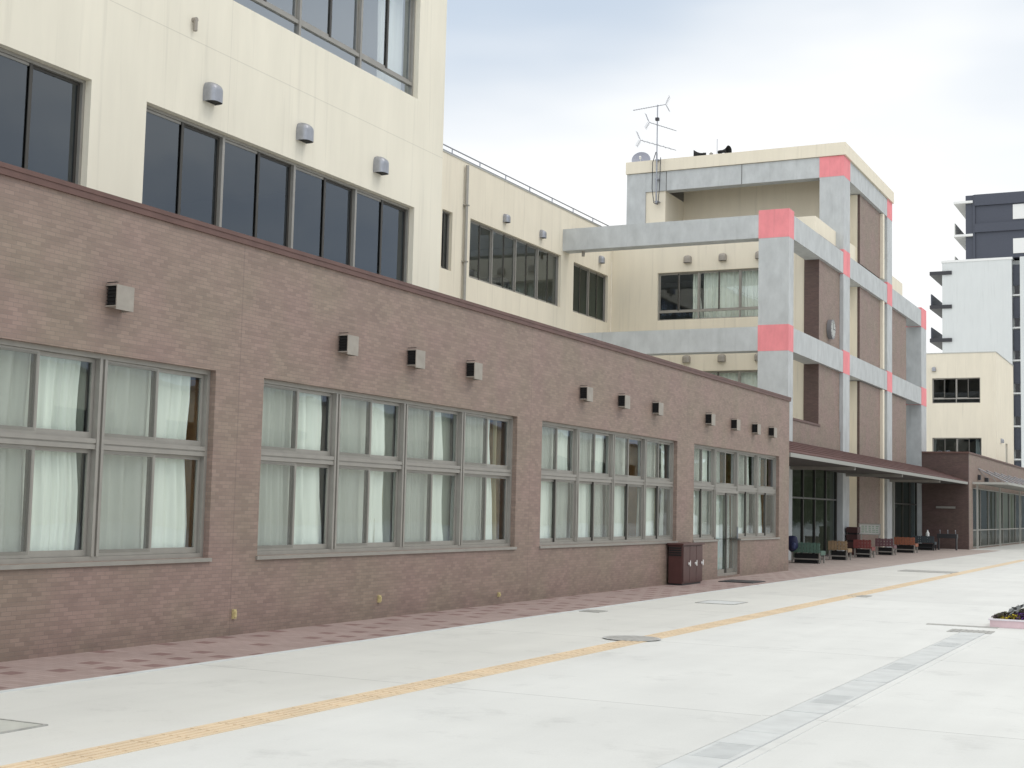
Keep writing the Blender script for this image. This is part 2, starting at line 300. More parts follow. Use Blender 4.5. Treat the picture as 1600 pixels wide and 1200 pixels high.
def paver_mat():
    m = bpy.data.materials.new('red_brown_pavers'); m.use_nodes = True
    t = m.node_tree; b = t.nodes['Principled BSDF']; b.inputs['Roughness'].default_value = .8
    g = t.nodes.new('ShaderNodeNewGeometry'); s = t.nodes.new('ShaderNodeSeparateXYZ'); t.links.new(g.outputs['Position'], s.inputs[0])
    bt = t.nodes.new('ShaderNodeTexBrick'); t.links.new(g.outputs['Position'], bt.inputs['Vector'])
    bt.inputs['Scale'].default_value = 1; bt.inputs['Brick Width'].default_value = .2; bt.inputs['Row Height'].default_value = .1
    bt.inputs['Mortar Size'].default_value = .003; bt.inputs['Color1'].default_value = (.31, .235, .215, 1); bt.inputs['Color2'].default_value = (.355, .275, .255, 1)
    bt.inputs['Mortar'].default_value = (.20, .15, .135, 1)
    # dark red blocks laid in a loose diagonal pattern: cell noise per paver
    fx = math_node(t, 'FLOOR', math_node(t, 'DIVIDE', s.outputs['X'], .2)); fy = math_node(t, 'FLOOR', math_node(t, 'DIVIDE', s.outputs['Y'], .2))
    a = math_node(t, 'MODULO', math_node(t, 'ADD', math_node(t, 'ADD', fx, math_node(t, 'MULTIPLY', fy, 2)), 4000), 5)
    a = math_node(t, 'LESS_THAN', math_node(t, 'ABSOLUTE', math_node(t, 'SUBTRACT', a, 0)), .5)
    cb = t.nodes.new('ShaderNodeCombineXYZ'); t.links.new(fx, cb.inputs[0]); t.links.new(fy, cb.inputs[1])
    wn = t.nodes.new('ShaderNodeTexWhiteNoise'); t.links.new(cb.outputs[0], wn.inputs['Vector'])
    r = math_node(t, 'LESS_THAN', wn.outputs['Value'], .62)
    a = math_node(t, 'MULTIPLY', a, r)
    mc = t.nodes.new('ShaderNodeMix'); mc.data_type = 'RGBA'; t.links.new(math_node(t, 'MULTIPLY', a, .8), mc.inputs['Factor']); t.links.new(bt.outputs['Color'], mc.inputs['A']); mc.inputs['B'].default_value = (.185, .105, .098, 1)
    n = t.nodes.new('ShaderNodeTexNoise'); n.inputs['Scale'].default_value = 1.1; n.inputs['Detail'].default_value = 8; t.links.new(g.outputs['Position'], n.inputs['Vector'])
    k = math_node(t, 'MULTIPLY_ADD', n.outputs['Fac'], .4, .8)
    # paler, dustier under the canopy
    yy = t.nodes.new('ShaderNodeMapRange'); yy.inputs['From Min'].default_value = 30; yy.inputs['From Max'].default_value = 44; yy.inputs['To Min'].default_value = 0; yy.inputs['To Max'].default_value = .55
    t.links.new(s.outputs['Y'], yy.inputs['Value'])
    m2 = t.nodes.new('ShaderNodeMix'); m2.data_type = 'RGBA'; t.links.new(yy.outputs[0], m2.inputs['Factor']); t.links.new(mc.outputs['Result'], m2.inputs['A']); m2.inputs['B'].default_value = (.46, .41, .37, 1)
    sc = t.nodes.new('ShaderNodeVectorMath'); sc.operation = 'SCALE'; t.links.new(m2.outputs['Result'], sc.inputs[0]); t.links.new(k, sc.inputs['Scale'])
    t.links.new(sc.outputs[0], b.inputs['Base Color'])
    return m
M['paver'] = paver_mat()
M['tactile'] = mat('yellow_tactile_tile', (.66, .54, .385), .85, noise=.09, nscale=2.2)
M['cover_fill'] = mat('grey_cover_fill', (.47, .48, .44), .85, noise=.08, nscale=6)
M['drain'] = mat('drain_cover_concrete', (.57, .595, .595), .8, noise=.08, nscale=4)
M['slot'] = mat('drain_slot', (.48, .49, .49), .9)
M['iron'] = mat('cast_iron', (.40, .40, .38), .6, .3, noise=.2, nscale=12)

# ---------------------------------------------------------------- mesh builder
class F:
    """local frame: origin O, horizontal u, outward normal n, up z"""
    def __init__(s, O, u, n): s.O = Vector(O); s.u = Vector(u); s.n = Vector(n)
    def __call__(s, u, n, z): return s.O + s.u*u + s.n*n + Vector((0, 0, z))
def side(x): return F((x, 0, 0), (0, 1, 0), (1, 0, 0))      # facade facing the yard, u = world y
def front(y): return F((0, y, 0), (1, 0, 0), (0, -1, 0))    # facade facing the camera, u = world x
WORLD = F((0, 0, 0), (1, 0, 0), (0, 1, 0))

class MB:
    def __init__(s): s.v = []; s.f = []
    def quad(s, *p):
        i = len(s.v); s.v += [tuple(q) for q in p]; s.f.append(tuple(range(i, i+len(p)))); return s
    def box(s, fr, u0, u1, n0, n1, z0, z1):
        p = [fr(a, b, c) for c in (z0, z1) for b in (n0, n1) for a in (u0, u1)]
        i = len(s.v); s.v += [tuple(q) for q in p]
        for q in ((0, 2, 3, 1), (4, 5, 7, 6), (0, 1, 5, 4), (2, 6, 7, 3), (0, 4, 6, 2), (1, 3, 7, 5)): s.f.append(tuple(i+k for k in q))
        return s
    def tube(s, a, b, r, r1=None, n=10, cap=True):
        a = Vector(a); b = Vector(b); d = (b-a).normalized(); r1 = r if r1 is None else r1
        x = d.orthogonal().normalized(); y = d.cross(x); i = len(s.v)
        for p, rr in ((a, r), (b, r1)):
            for k in range(n):
                t = 2*math.pi*k/n; s.v.append(tuple(p + (x*math.cos(t)+y*math.sin(t))*rr))
        for k in range(n): s.f.append((i+k, i+(k+1) % n, i+n+(k+1) % n, i+n+k))
        if cap: s.f.append(tuple(i+k for k in reversed(range(n)))); s.f.append(tuple(i+n+k for k in range(n)))
        return s
    def wall(s, fr, u0, u1, z0, z1, ops, t=.2, n=0.0):
        """a wall slab with rectangular openings: outer skin, inner skin, reveals and rims"""
        us = sorted({u0, u1, *[o[0] for o in ops], *[o[1] for o in ops]}); zs = sorted({z0, z1, *[o[2] for o in ops], *[o[3] for o in ops]})
        for a, b in zip(us, us[1:]):
            for c, d in zip(zs, zs[1:]):
                cu, cz = (a+b)/2, (c+d)/2
                if any(o[0] < cu < o[1] and o[2] < cz < o[3] for o in ops): continue
                s.quad(fr(a, n, c), fr(b, n, c), fr(b, n, d), fr(a, n, d)); s.quad(fr(b, n-t, c), fr(a, n-t, c), fr(a, n-t, d), fr(b, n-t, d))
        for (a, b, c, d) in list(ops)+[(u0, u1, z0, z1)]:
            s.quad(fr(a, n, c), fr(a, n-t, c), fr(b, n-t, c), fr(b, n, c)); s.quad(fr(a, n, d), fr(b, n, d), fr(b, n-t, d), fr(a, n-t, d))
            s.quad(fr(a, n, c), fr(a, n, d), fr(a, n-t, d), fr(a, n-t, c)); s.quad(fr(b, n, c), fr(b, n-t, c), fr(b, n-t, d), fr(b, n, d))
        return s
    def build(s, name, m, parent=None, smooth=False, bevel=0):
        me = bpy.data.meshes.new(name); me.from_pydata(s.v, [], s.f); me.validate(); me.materials.append(m)
        if smooth: me.polygons.foreach_set('use_smooth', [True]*len(me.polygons))
        o = bpy.data.objects.new(name, me); COL.objects.link(o)
        if parent is not None:
            o.parent = parent   # meshes are built in world coordinates; only things carry an origin of their own
            o.matrix_parent_inverse = Matrix.Translation(-Vector(parent.location)) if parent.parent is None else Matrix()
        if bevel:
            md = o.modifiers.new('bevel', 'BEVEL'); md.width = bevel; md.segments = 2; md.limit_method = 'ANGLE'
        return o
def tag(o, label, cat, group=None, kind=None):
    if label: o['label'] = label
    if cat: o['category'] = cat
    if group: o['group'] = group
    if kind: o['kind'] = kind
    return o
def thing(name, loc, label, cat, group=None):
    o = bpy.data.objects.new(name, None); COL.objects.link(o); o.location = loc; o.empty_display_size = .3
    return tag(o, label, cat, group)
def copy_tree(o, parent=None):
    c = o.copy(); COL.objects.link(c)
    if parent is not None: c.parent = parent
    for ch in list(o.children): copy_tree(ch, c)
    return c

# ---------------------------------------------------------------- the setting
g = MB(); g.quad((-900, -300, 0), (900, -300, 0), (900, 1500, 0), (-900, 1500, 0)); tag(g.build('ground', M['yard']), None, None, kind='structure')
g = MB(); g.quad((-2.6, -6, .004), (1.5, -6, .004), (1.5, 70.0, .004), (-2.6, 70.0, .004)); tag(g.build('paved_path', M['paver']), None, None, kind='structure')
g = MB(); g.box(WORLD, 1.5, 1.56, -6, 70, -.05, .008); tag(g.build('kerb_strip', M['drain']), None, None, kind='structure')
# tactile paving strip: base tiles with four raised bars each
g = MB()
y = -3.0
while y < 56:
    g.box(WORLD, 3.91, 4.206, y, y+.296, -.03, .006)
    if y > 4 and y < 40:
        for k in range(4):
            g.box(WORLD, 3.94+k*.068, 3.975+k*.068, y+.012, y+.284, .006, .011)
    y += .3
tag(g.build('tactile_paving', M['tactile']), None, None, kind='structure')

# drain channel with concrete covers
dr = thing('drain_channel', (7.37, 14, 0), 'long drain of pale concrete covers crossing the yard lengthwise', 'drain')
sc_ = MB(); cv = MB(); sl = MB(); y = -2.0; i = 0
ru = random.Random(3)
while y < 20.1:
    dz = ru.uniform(0, .0025)
    if i % 5 == 3:
        cv.box(WORLD, 7.21, 7.245, y+.006, y+.594, -.05, .006+dz); cv.box(WORLD, 7.495, 7.53, y+.006, y+.594, -.05, .006+dz)
        for k in range(24): cv.box(WORLD, 7.245, 7.495, y+.012+k*.0245, y+.029+k*.0245, -.03, .006+dz)
    else:
        cv.box(WORLD, 7.21, 7.53, y+.004, y+.596, -.05, .006+dz)
    y += .6; i += 1
cv.build('cover', M['drain'], dr)
sl.quad((7.20, -2, .002), (7.54, -2, .002), (7.54, 20.1, .002), (7.20, 20.1, .002)); sl.build('channel', M['slot'], dr)
for a, b in ((7.12, 7.198), (7.542, 7.62)): sc_.box(WORLD, a, b, -2, 20.1, -.05, .0045)
sc_.build('edge_kerb', M['yard'], dr)
g = MB(); g.box(WORLD, 7.02, 7.6, 20.14, 20.62, -.05, .009)
for k in range(7): g.box(WORLD, 7.06+k*.075, 7.09+k*.075, 20.18, 20.58, .009, .014)
tag(g.build('grating_cover', M['iron'], bevel=.003), 'dark square metal grating at the far end of the drain', 'drain cover')
g = MB(); g.box(WORLD, 6.55, 7.55, 21.25, 21.42, -.05, .008); tag(g.build('drain_grate', M['iron']), 'narrow dark slot grate lying beside the flower planter', 'drain cover')

def lid_round(x, y, r, label):
    t = thing('manhole_cover', (x, y, 0), label, 'manhole cover')
    a = MB(); a.tube((x, y, -.03), (x, y, .012), r, n=40); a.build('lid', M['iron'], t)
    b = MB(); n = 40
    for k in range(n):
        t0, t1 = 2*math.pi*k/n, 2*math.pi*(k+1)/n
        b.quad(*[(x+rr*math.cos(q), y+rr*math.sin(q), .0135) for rr, q in ((r*1.0, t0), (r*1.09, t0), (r*1.09, t1), (r*1.0, t1))])
    b.build('rim', M['slot'], t)
def lid_rect(x0, x1, y0, y1, label, m='iron', fill=None):
    t = thing('access_cover', ((x0+x1)/2, (y0+y1)/2, 0), label, 'access cover')
    w = .018; b = MB()
    for q in ((x0, x1, y0, y0+w), (x0, x1, y1-w, y1), (x0, x0+w, y0+w, y1-w), (x1-w, x1, y0+w, y1-w)): b.box(WORLD, *q, -.03, .011)
    b.build('frame', M['iron'], t)
    a = MB(); a.box(WORLD, x0+w+.006, x1-w-.006, y0+w+.006, y1-w-.006, -.03, .008); a.build('lid', M[m], t)
lid_round(3.93, 16.15, .33, 'round grey manhole cover set into the yellow tactile strip')
lid_rect(2.3, 3.05, 6.55, 7.38, 'square concrete filled cover in the nearest corner of the yard', 'cover_fill')
lid_rect(2.35, 3.05, 23.1, 23.9, 'pale rectangular cover on the concrete in front of the cabinet', 'drain')
lid_rect(2.4, 3.9, 40.4, 41.6, 'large dark cover in the yard in front of the canopy')
lid_rect(1.62, 1.95, 19.8, 20.15, 'small dark cover right beside the brick paved path')
lid_rect(4.0, 4.4, 27.2, 27.7, 'small cover at the edge of the far end of the yellow strip')

# ---------------------------------------------------------------- window builders
def curtain(fr, u0, u1, z0, z1, n, parent, m='curtain', taper=0.0, seed=0, gather=1.0):
    """pleated curtain; taper > 0 pulls the right edge inward towards the top-middle"""
    rnd = random.Random(seed); a = MB(); nu = max(8, int((u1-u0)/.022)); nz = 6
    ph = rnd.uniform(0, 6); wl = rnd.uniform(.10, .21); am = rnd.uniform(.018, .038)
    pts = []
    for j in range(nz+1):
        z = z0+(z1-z0)*j/nz; row = []
        for i in range(nu+1):
            s = i/nu; w = (u1-u0)
            shrink = 1-taper*math.sin(math.pi*min(1, .15+.85*j/nz))**1.3 if taper > 0 else 1
            if taper < 0: shrink = 1+taper*(j/nz)**.8+.02*math.sin(j*1.3+seed)
            uu = u0+w*s*shrink
            d = math.sin(s*w/wl*6.283*(1+.25*math.sin(s*4+ph))+ph+.5*math.sin(j*.9+seed))*am*(1+.25*math.sin(s*17+seed))+.012*math.sin(s*w*23+ph*2)
            row.append(fr(uu, n+d, z+(0.012*math.sin(s*30) if j == 0 else 0)))
        pts.append(row)
    for j in range(nz+1):
        for p in pts[j]: a.v.append(tuple(p))
    k = nu+1
    for j in range(nz):
        for i in range(nu): a.f.append((j*k+i, j*k+i+1, (j+1)*k+i+1, (j+1)*k+i))
    return a.build('curtain', M[m], parent, smooth=True)

def pane_frame(a, fr, u0, u1, z0, z1, n0, n1, w, wb=None):
    wb = wb or w
    a.box(fr, u0, u0+w, n0, n1, z0, z1); a.box(fr, u1-w, u1, n0, n1, z0, z1)
    a.box(fr, u0+w, u1-w, n0, n1, z0, z0+wb); a.box(fr, u0+w, u1-w, n0, n1, z1-w, z1)

def ground_bank(parent, fr, u0, u1, z0, z1, zt, nmod, lower, cfg, seed, door_mod=None):
    """bank of two-row sliding windows. lower: 'l' = screened sash on the left, 'r' = on the right"""
    fm = MB(); nf = -.10; mw = (u1-u0)/nmod
    fm.box(fr, u0, u0+.05, nf-.08, nf+.02, z0, z1); fm.box(fr, u1-.05, u1, nf-.08, nf+.02, z0, z1); fm.box(fr, u0+.05, u1-.05, nf-.08, nf+.02, z1-.05, z1)
    if door_mod is None: fm.box(fr, u0+.05, u1-.05, nf-.08, nf+.02, z0, z0+.05)
    else:
        fm.box(fr, u0+.05, u0+door_mod*mw-.02, nf-.08, nf+.02, z0, z0+.05); fm.box(fr, u0+(door_mod+1)*mw+.02, u1-.05, nf-.08, nf+.02, z0, z0+.05)
    for k in range(1, nmod):
        c = u0+k*mw; fm.box(fr, c-.055, c-.018, nf-.08, nf+.035, z0+.05, z1-.05); fm.box(fr, c+.018, c+.055, nf-.08, nf+.035, z0+.05, z1-.05)
        fm.box(fr, c-.018, c+.018, nf-.08, nf+.012, z0+.05, z1-.05)
    for k in range(nmod):
        a, b = u0+k*mw+(.055 if k else .05), u0+(k+1)*mw-(.055 if k < nmod-1 else .05)
        fm.box(fr, a, b, nf-.08, nf+.022, zt-.055, zt-.008); fm.box(fr, a, b, nf-.08, nf+.028, zt+.008, zt+.055); fm.box(fr, a, b, nf-.08, nf+.012, zt-.008, zt+.008)
    w = fm.build('window', M['alu'], parent)
    sill = MB()
    for q0, q1 in ([(u0-.03, u1+.03)] if door_mod is None else [(u0-.03, u0+door_mod*mw-.012), (u0+(door_mod+1)*mw+.012, u1+.03)]): sill.box(fr, q0, q1, -.19, .03, z0-.045, z0-.002)
    sill.build('sill', M['alu'], w)
    gl = MB()
    for k in range(nmod):
        a, b = u0+k*mw+(.057 if k else .052), u0+(k+1)*mw-(.057 if k < nmod-1 else .052); c = (a+b)/2
        for row, (za, zb) in enumerate(((z0+.052, zt-.057), (zt+.057, z1-.052))):
            if row == 0 and k == door_mod: continue
            scr_left = (row == 1) or lower == 'l'
            # screened half: screen frame stands outermost
            for half in (0, 1):
                p, q = (a, c+.02) if half == 0 else (c-.02, b)
                scr = (half == 0) == scr_left
                s_ = MB()
                n0, n1 = (nf-.03, nf-.004) if half == 0 else (nf-.062, nf-.034)
                if scr != (half == 0): n0, n1 = (nf-.062, nf-.034) if half == 0 else (nf-.03, nf-.004)
                pane_frame(s_, fr, p, q, za, zb, n0, n1, .042, .065)
                s_.build('sash', M['alu'], w)
                if half: MB().box(fr, c-.042, c-.0205, nf-.062, nf-.0041, za, zb).build('meeting_stile', M['alu_dark'], w)
                gl.quad(fr(p+.042, (n0+n1)/2, za+.065), fr(q-.042, (n0+n1)/2, za+.065), fr(q-.042, (n0+n1)/2, zb-.042), fr(p+.042, (n0+n1)/2, zb-.042))
                if scr:
                    nn = nf+.006
                    MB().quad(fr(p+.02, nn, za+.03), fr(q-.03, nn, za+.03), fr(q-.03, nn, zb-.02), fr(p+.02, nn, zb-.02)).build('insect_screen', M['net'], w)
    gl.build('pane', M['glass'], w)
    for k, c in enumerate(cfg):
        a = u0+k*mw
        for (f0, f1, tp, mm) in c:
            curtain(fr, a+mw*f0, a+mw*f1, z0+.03, z1-.01, -.245-(0.06 if mm != 'curtain' else 0), w, mm, tp, seed*10+k)
    return w

def upper_bank(parent, fr, u0, u1, z0, z1, nmod, cfg=(), spandrel=None, glass='glass_dark', seed=0, name='window', m='alu', hidden_below=None):
    fm = MB(); nf = -.12
    pane_frame(fm, fr, u0, u1, z0, z1, nf-.07, nf+.02, .045)
    mw = (u1-u0)/nmod; gl = MB(); zb = z0+.045
    if spandrel:
        fm.box(fr, u0+.045, u1-.045, nf-.06, nf+.018, spandrel-.03, spandrel+.03)
    for k in range(1, nmod):
        c = u0+k*mw
        fm.box(fr, c-.026, c+.026, nf-.07, nf+.03, zb, z1-.045)
    w = fm.build(name, M[m], parent)
    for k in range(nmod):
        a, b = u0+k*mw+(.028 if k else .047), u0+(k+1)*mw-(.028 if k < nmod-1 else .047); c = (a+b)/2
        zz = zb+.002
        if spandrel:
            gl.quad(fr(a, nf-.02, zz), fr(b, nf-.02, zz), fr(b, nf-.02, spandrel-.03), fr(a, nf-.02, spandrel-.03)); zz = spandrel+.032
        MB().box(fr, c-.038, c+.012, nf-.001, nf+.012, zz, z1-.047).build('meeting_stile', M['alu_dark'], w)  # dark colour paints in the shadow where the sashes overlap
        for half in (0, 1):
            p, q = (a, c+.025) if half == 0 else (c-.025, b)
            n0, n1 = (nf-.025, nf-.002) if half == 0 else (nf-.055, nf-.03)
            s_ = MB(); pane_frame(s_, fr, p, q, zz, z1-.047, n0, n1, .035, .045); s_.build('sash', M['alu_dark' if m == 'alu' and half == 1 and glass == 'glass_dark' else m], w)  # inner sash darkened with the same painted overlap shade
            gl.quad(fr(p+.035, (n0+n1)/2, zz+.045), fr(q-.035, (n0+n1)/2, zz+.045), fr(q-.035, (n0+n1)/2, z1-.082), fr(p+.035, (n0+n1)/2, z1-.082))
    gl.build('pane', M[glass], w)
    for (f0, f1, tp, mm) in cfg:
        curtain(fr, u0+(u1-u0)*f0, u0+(u1-u0)*f1, z0+.05, z1-.03, -.34, w, mm, tp, seed)
    return w

def room(parent, fr, u0, u1, z0, z1, depth, n0=-.22, m='interior', name='room_lining'):
    a = MB(); n1 = n0-depth
    a.quad(fr(u0, n1, z0), fr(u1, n1, z0), fr(u1, n1, z1), fr(u0, n1, z1))
    for u in (u0, u1): a.quad(fr(u, n0, z0), fr(u, n1, z0), fr(u, n1, z1), fr(u, n0, z1))
    for z in (z0, z1): a.quad(fr(u0, n0, z), fr(u1, n0, z), fr(u1, n1, z), fr(u0, n1, z))
    return a.build(name, M[m], parent)

def box_vent(parent, y, z):
    a = MB(); fr = side(0); d = .16; s = .13
    a.box(fr, y-s, y+s, .006, d, z+s-.012, z+s)          # top
    a.box(fr, y-s, y+s, d-.012, d, z-s, z+s-.012)        # front plate
    a.box(fr, y+s-.012, y+s, .006, d-.012, z-s, z+s-.012)  # far cheek
    a.box(fr, y-s, y+s-.012, .006, d-.012, z-s+.03, z-s+.042)
    o = a.build('vent_box', M['beige_metal'], parent)
    b = MB(); b.box(fr, y-s+.03, y-s+.036, .006, d-.013, z-s+.043, z+s-.013)
    for k in range(7): b.box(fr, y-s+.008, y-s+.03, .01, d-.014, z-s+.055+k*.038, z-s+.061+k*.038)
    b.build('louvre', M['black'], o)

def hood(parent, fr, u, z, s=.13, m='steel', d=.19):
    """round-shouldered weather hood, open below"""
    a = MB(); zb, zt, zc = z-.15, z+.15, z+.02; nt_, nz = 16, 10
    for j in range(nz+1):
        zz = zb+(zt-zb)*j/nz if j < nz else zt-.0005
        k = 1.0 if zz <= zc else math.sqrt(max(0.0, 1-((zz-zc)/(zt-zc))**2))
        for i in range(nt_+1):
            th = math.pi*i/nt_; cx, sx = math.cos(th), math.sin(th)
            a.v.append(tuple(fr(u-s*math.copysign(abs(cx)**.55, cx)*(k**.7), .003+d*(sx**.55)*k, zz)))
    w_ = nt_+1
    for j in range(nz):
        for i in range(nt_): a.f.append((j*w_+i, j*w_+i+1, (j+1)*w_+i+1, (j+1)*w_+i))
    o = a.build('vent_hood', M[m], parent, smooth=True)
    b = MB(); b.quad(*[fr(u-s*.96*math.copysign(abs(math.cos(math.pi*i/12))**.55, math.cos(math.pi*i/12)), .004+d*.95*math.sin(math.pi*i/12)**.55, zb+.012) for i in range(13)]); b.build('vent_mouth', M['black'], o)
    return o

# ================================================================= 1. the single-storey brick wing
wing = thing('brick_wing', (-5, 16, 0), 'long low brown brick wing with curtained window banks along the yard', 'building')
f0 = side(0)
Z0, ZT, Z1 = .92, 2.135, 3.08
BANKS = [(5.80, 12.86), (13.78, 20.79), (21.76, 28.66), (29.77, 36.73)]
door = (31.51+.02, 33.25+.02, .05, Z0)
ops = [(a, b, Z0, Z1) for a, b in BANKS] + [door, (-2.3, 4.8, Z0, Z1)]
w = MB(); w.wall(f0, -6, 37.72, 0, 4.64, ops, .2)
fe = F((0, 37.72, 0), (-1, 0, 0), (0, 1, 0)); w.wall(fe, .2, 2.2, 0, 4.64, [], .2)
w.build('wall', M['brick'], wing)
c = MB(); c.box(f0, -6, 37.76, -.28, .035, 4.64, 4.745); c.box(f0, -6, 37.765, -.28, .045, 4.705, 4.752); c.build('coping', M['coping'], wing)
c = MB(); c.box(WORLD, -2.15, -.25, -6, 37.5, 4.1, 4.3); c.build('roof', M['concrete_edge'], wing)
C_ = 'curtain'; Y_ = 'curtain_yellow'
G_ = 'curtain_grey'
cfgs = [
    [[(.0, 1.0, 0, C_)], [(.02, .98, 0, C_)], [(.0, .93, -.04, C_), (.8, 1.0, 0, G_)], [(.03, .93, -.03, C_)]],
    [[(.02, .97, -.09, C_), (.8, 1.0, 0, G_)], [(.02, .86, -.05, C_), (.74, .97, -.3, Y_), (.6, 1.0, 0, G_)], [(.02, .88, -.13, C_), (.72, .86, -.5, Y_), (.6, 1.0, .0, G_)], [(.02, .82, -.12, C_), (.86, .94, -.6, Y_)]],
    [[(.0, .97, -.02, C_), (.8, 1.0, 0, G_)], [(.02, .97, -.03, C_), (.8, 1.0, 0, G_)], [(.0, .60, -.02, C_)], [(.02, .60, -.03, C_), (.66, .76, -.3, Y_), (.80, .9, -.4, C_), (.9, 1.0, 0, G_)]],
    [[(.03, .96, .0, C_)], [(.03, .50, -.03, C_)], [(.02, .86, -.04, C_)], [(.02, .62, -.2, C_)]],
]
for i, ((a, b), cf) in enumerate(zip(BANKS, cfgs)):
    ground_bank(wing, f0, a, b, Z0, Z1, ZT, 4, 'l' if i < 2 else 'r', cf, i+1, door_mod=1 if i == 3 else None)
    room(wing, f0, a-.1, b+.8, 0.02, 3.6, 4.5, n0=-.201)
ground_bank(wing, f0, -2.3, 4.8, Z0, Z1, ZT, 4, 'l', cfgs[0], 9)
room(wing, f0, -2.4, 5.6, 0.02, 3.6, 4.5, n0=-.201)
# timber cupboards standing inside at the ends of the rooms
for k, (a, b, m_) in enumerate([(13.06, 13.6, 'wood'), (21.0, 21.55, 'wood'), (27.36, 28.1, 'wood'), (33.85, 34.5, 'wood'), (36.95, 37.4, 'wood')]):
    t = MB(); t.box(f0, a, b, -.75, -.42, .03, 3.0)
    for zz in (.9, 1.7, 2.45): t.box(f0, a+.03, b-.03, -.42, -.412, zz, zz+.02)
    t.build('cupboard', M[m_], wing)
# sliding door through the second bay of the last bank
dm = MB(); zd = ZT-.058
dm.box(f0, door[0], door[0]+.04, -.19, -.06, .05, zd); dm.box(f0, door[1]-.04, door[1], -.19, -.06, .05, zd); dm.box(f0, door[0]+.04, door[1]-.04, -.19, -.06, .05, .11); dm.box(f0, door[0]+.04, door[1]-.04, -.19, -.06, zd-.06, zd)
d_ = dm.build('door', M['alu'], wing); cd = (door[0]+door[1])/2
for (p, q, n_) in ((door[0]+.041, cd+.03, -.11), (cd-.03, door[1]-.041, -.15)):
    t = MB(); pane_frame(t, f0, p, q, .111, zd-.061, n_-.015, n_+.015, .05, .09); t.build('door_leaf', M['alu'], d_)
    t = MB(); t.quad(f0(p+.05, n_, .2), f0(q-.05, n_, .2), f0(q-.05, n_, zd-.111), f0(p+.05, n_, zd-.111)); t.build('pane', M['glass'], d_)
MB().box(f0, cd-.045, cd+.045, -.094, -.07, .111, zd-.061).build('meeting_stile', M['alu_dark'], d_)
t = MB(); t.quad(f0(cd+.05, -.085, .15), f0(door[1]-.05, -.085, .15), f0(door[1]-.05, -.085, zd-.08), f0(cd+.05, -.085, zd-.08)); t.build('insect_screen', M['net'], d_)
curtain(f0, door[0]+.05, cd+.05, .12, zd, -.27, d_, 'curtain_mint', seed=77)
curtain(f0, cd+.05, door[1]-.05, .12, zd, -.27, d_, seed=78)
t = MB(); t.box(f0, door[1]-.08, door[1]-.05, -.058, -.03, .9, 1.2); t.build('handle', M['steel'], d_)
for y in (11.12, 15.49, 17.27, 19.06, 23.46, 25.32, 27.2, 30.64, 32.57, 34.3, 35.8): box_vent(wing, y, 3.67)
# small yellowed valve covers low on the wall
for y, z, h in ((13.36, .25, .11), (16.58, .27, .10), (20.23, .16, .07)):
    a = MB(); a.box(f0, y-.026, y+.026, .001, .03, z-h/2, z+h/2); a.box(f0, y-.015, y+.015, .03, .045, z-h/2+.02, z+h/2-.02)
    a.build('wall_outlet', M['aged_yellow'], wing)

# ================================================================= 2. the tall cream block above the wing
X1 = -2.23; f1 = side(X1)
blk = thing('cream_block', (-8, 8, 0), 'tall cream rendered school block rising behind the near end of the brick wing', 'building')
b2 = [(-2.05, 4.95), (5.96, 12.95), (13.97, 20.97)]
o1 = [(a, b, 4.86, 6.83) for a, b in b2] + [(a, b, 8.80, 10.75) for a, b in b2]
w = MB(); w.wall(f1, -6, 21.93, 4.2, 13.2, o1, .2)
w.wall(F((0, 21.93, 0), (-1, 0, 0), (0, 1, 0)), 2.43, 16, 0, 13.2, [], .2)
w.build('wall', M['cream'], blk)
t = MB(); t.box(WORLD, -16, X1-.2, -6, 21.7, 13.0, 13.2); t.build('roof', M['concrete_edge'], blk)
for i, (a, b) in enumerate(b2):
    upper_bank(blk, f1, a, b, 4.86, 6.83, 4, seed=20+i)
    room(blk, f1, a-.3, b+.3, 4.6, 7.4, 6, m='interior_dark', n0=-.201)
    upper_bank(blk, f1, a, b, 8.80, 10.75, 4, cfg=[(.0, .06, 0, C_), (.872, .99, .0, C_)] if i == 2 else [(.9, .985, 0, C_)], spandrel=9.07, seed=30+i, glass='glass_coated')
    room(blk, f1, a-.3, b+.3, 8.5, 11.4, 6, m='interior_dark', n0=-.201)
for y in (15.23, 17.47, 19.70): hood(blk, f1, y, 7.30)
t = MB(); t.tube(f1(14.82, 0, 8.22), f1(14.82, .07, 8.22), .035); t.tube(f1(14.82, .05, 8.24), f1(14.82, .05, 8.06), .03); t.build('drain_spout', M['beige_metal'], blk)

# ================================================================= 3. the cream link block set far back
X2 = -10.6; f2 = side(X2)
lnk = thing('link_block', (-13, 36, 0), 'cream link block set back behind the wing with a railed roof', 'building')
ow = [(36.68, 37.33, 8.80, 10.64), (38.5, 45.5, 8.80, 10.70), (46.63, 49.95, 8.80, 10.66)]
w = MB(); w.wall(f2, 21.5, 50.3, 4.2, 12.42, ow, .2)
w.build('wall', M['cream_plain'], lnk)
t = MB(); t.box(f2, 21.5, 50.3, -.25, .02, 12.42, 12.46); t.build('coping', M['alu_light'], lnk)
t = MB(); t.box(WORLD, -20, X2-.25, 21.5, 50.3, 11.9, 12.1); t.build('roof', M['concrete_edge'], lnk)
upper_bank(lnk, f2, 36.68, 37.33, 8.80, 10.64, 1, seed=40)
upper_bank(lnk, f2, 38.5, 45.5, 8.80, 10.70, 4, seed=41, glass='glass')
upper_bank(lnk, f2, 46.63, 49.95, 8.80, 10.66, 2, seed=42, glass='glass_hall')
room(lnk, f2, 36.2, 45.9, 8.3, 11.2, 5, n0=-.201)
room(lnk, f2, 46.2, 50.1, 8.3, 11.2, 5, n0=-.201)
t = MB()
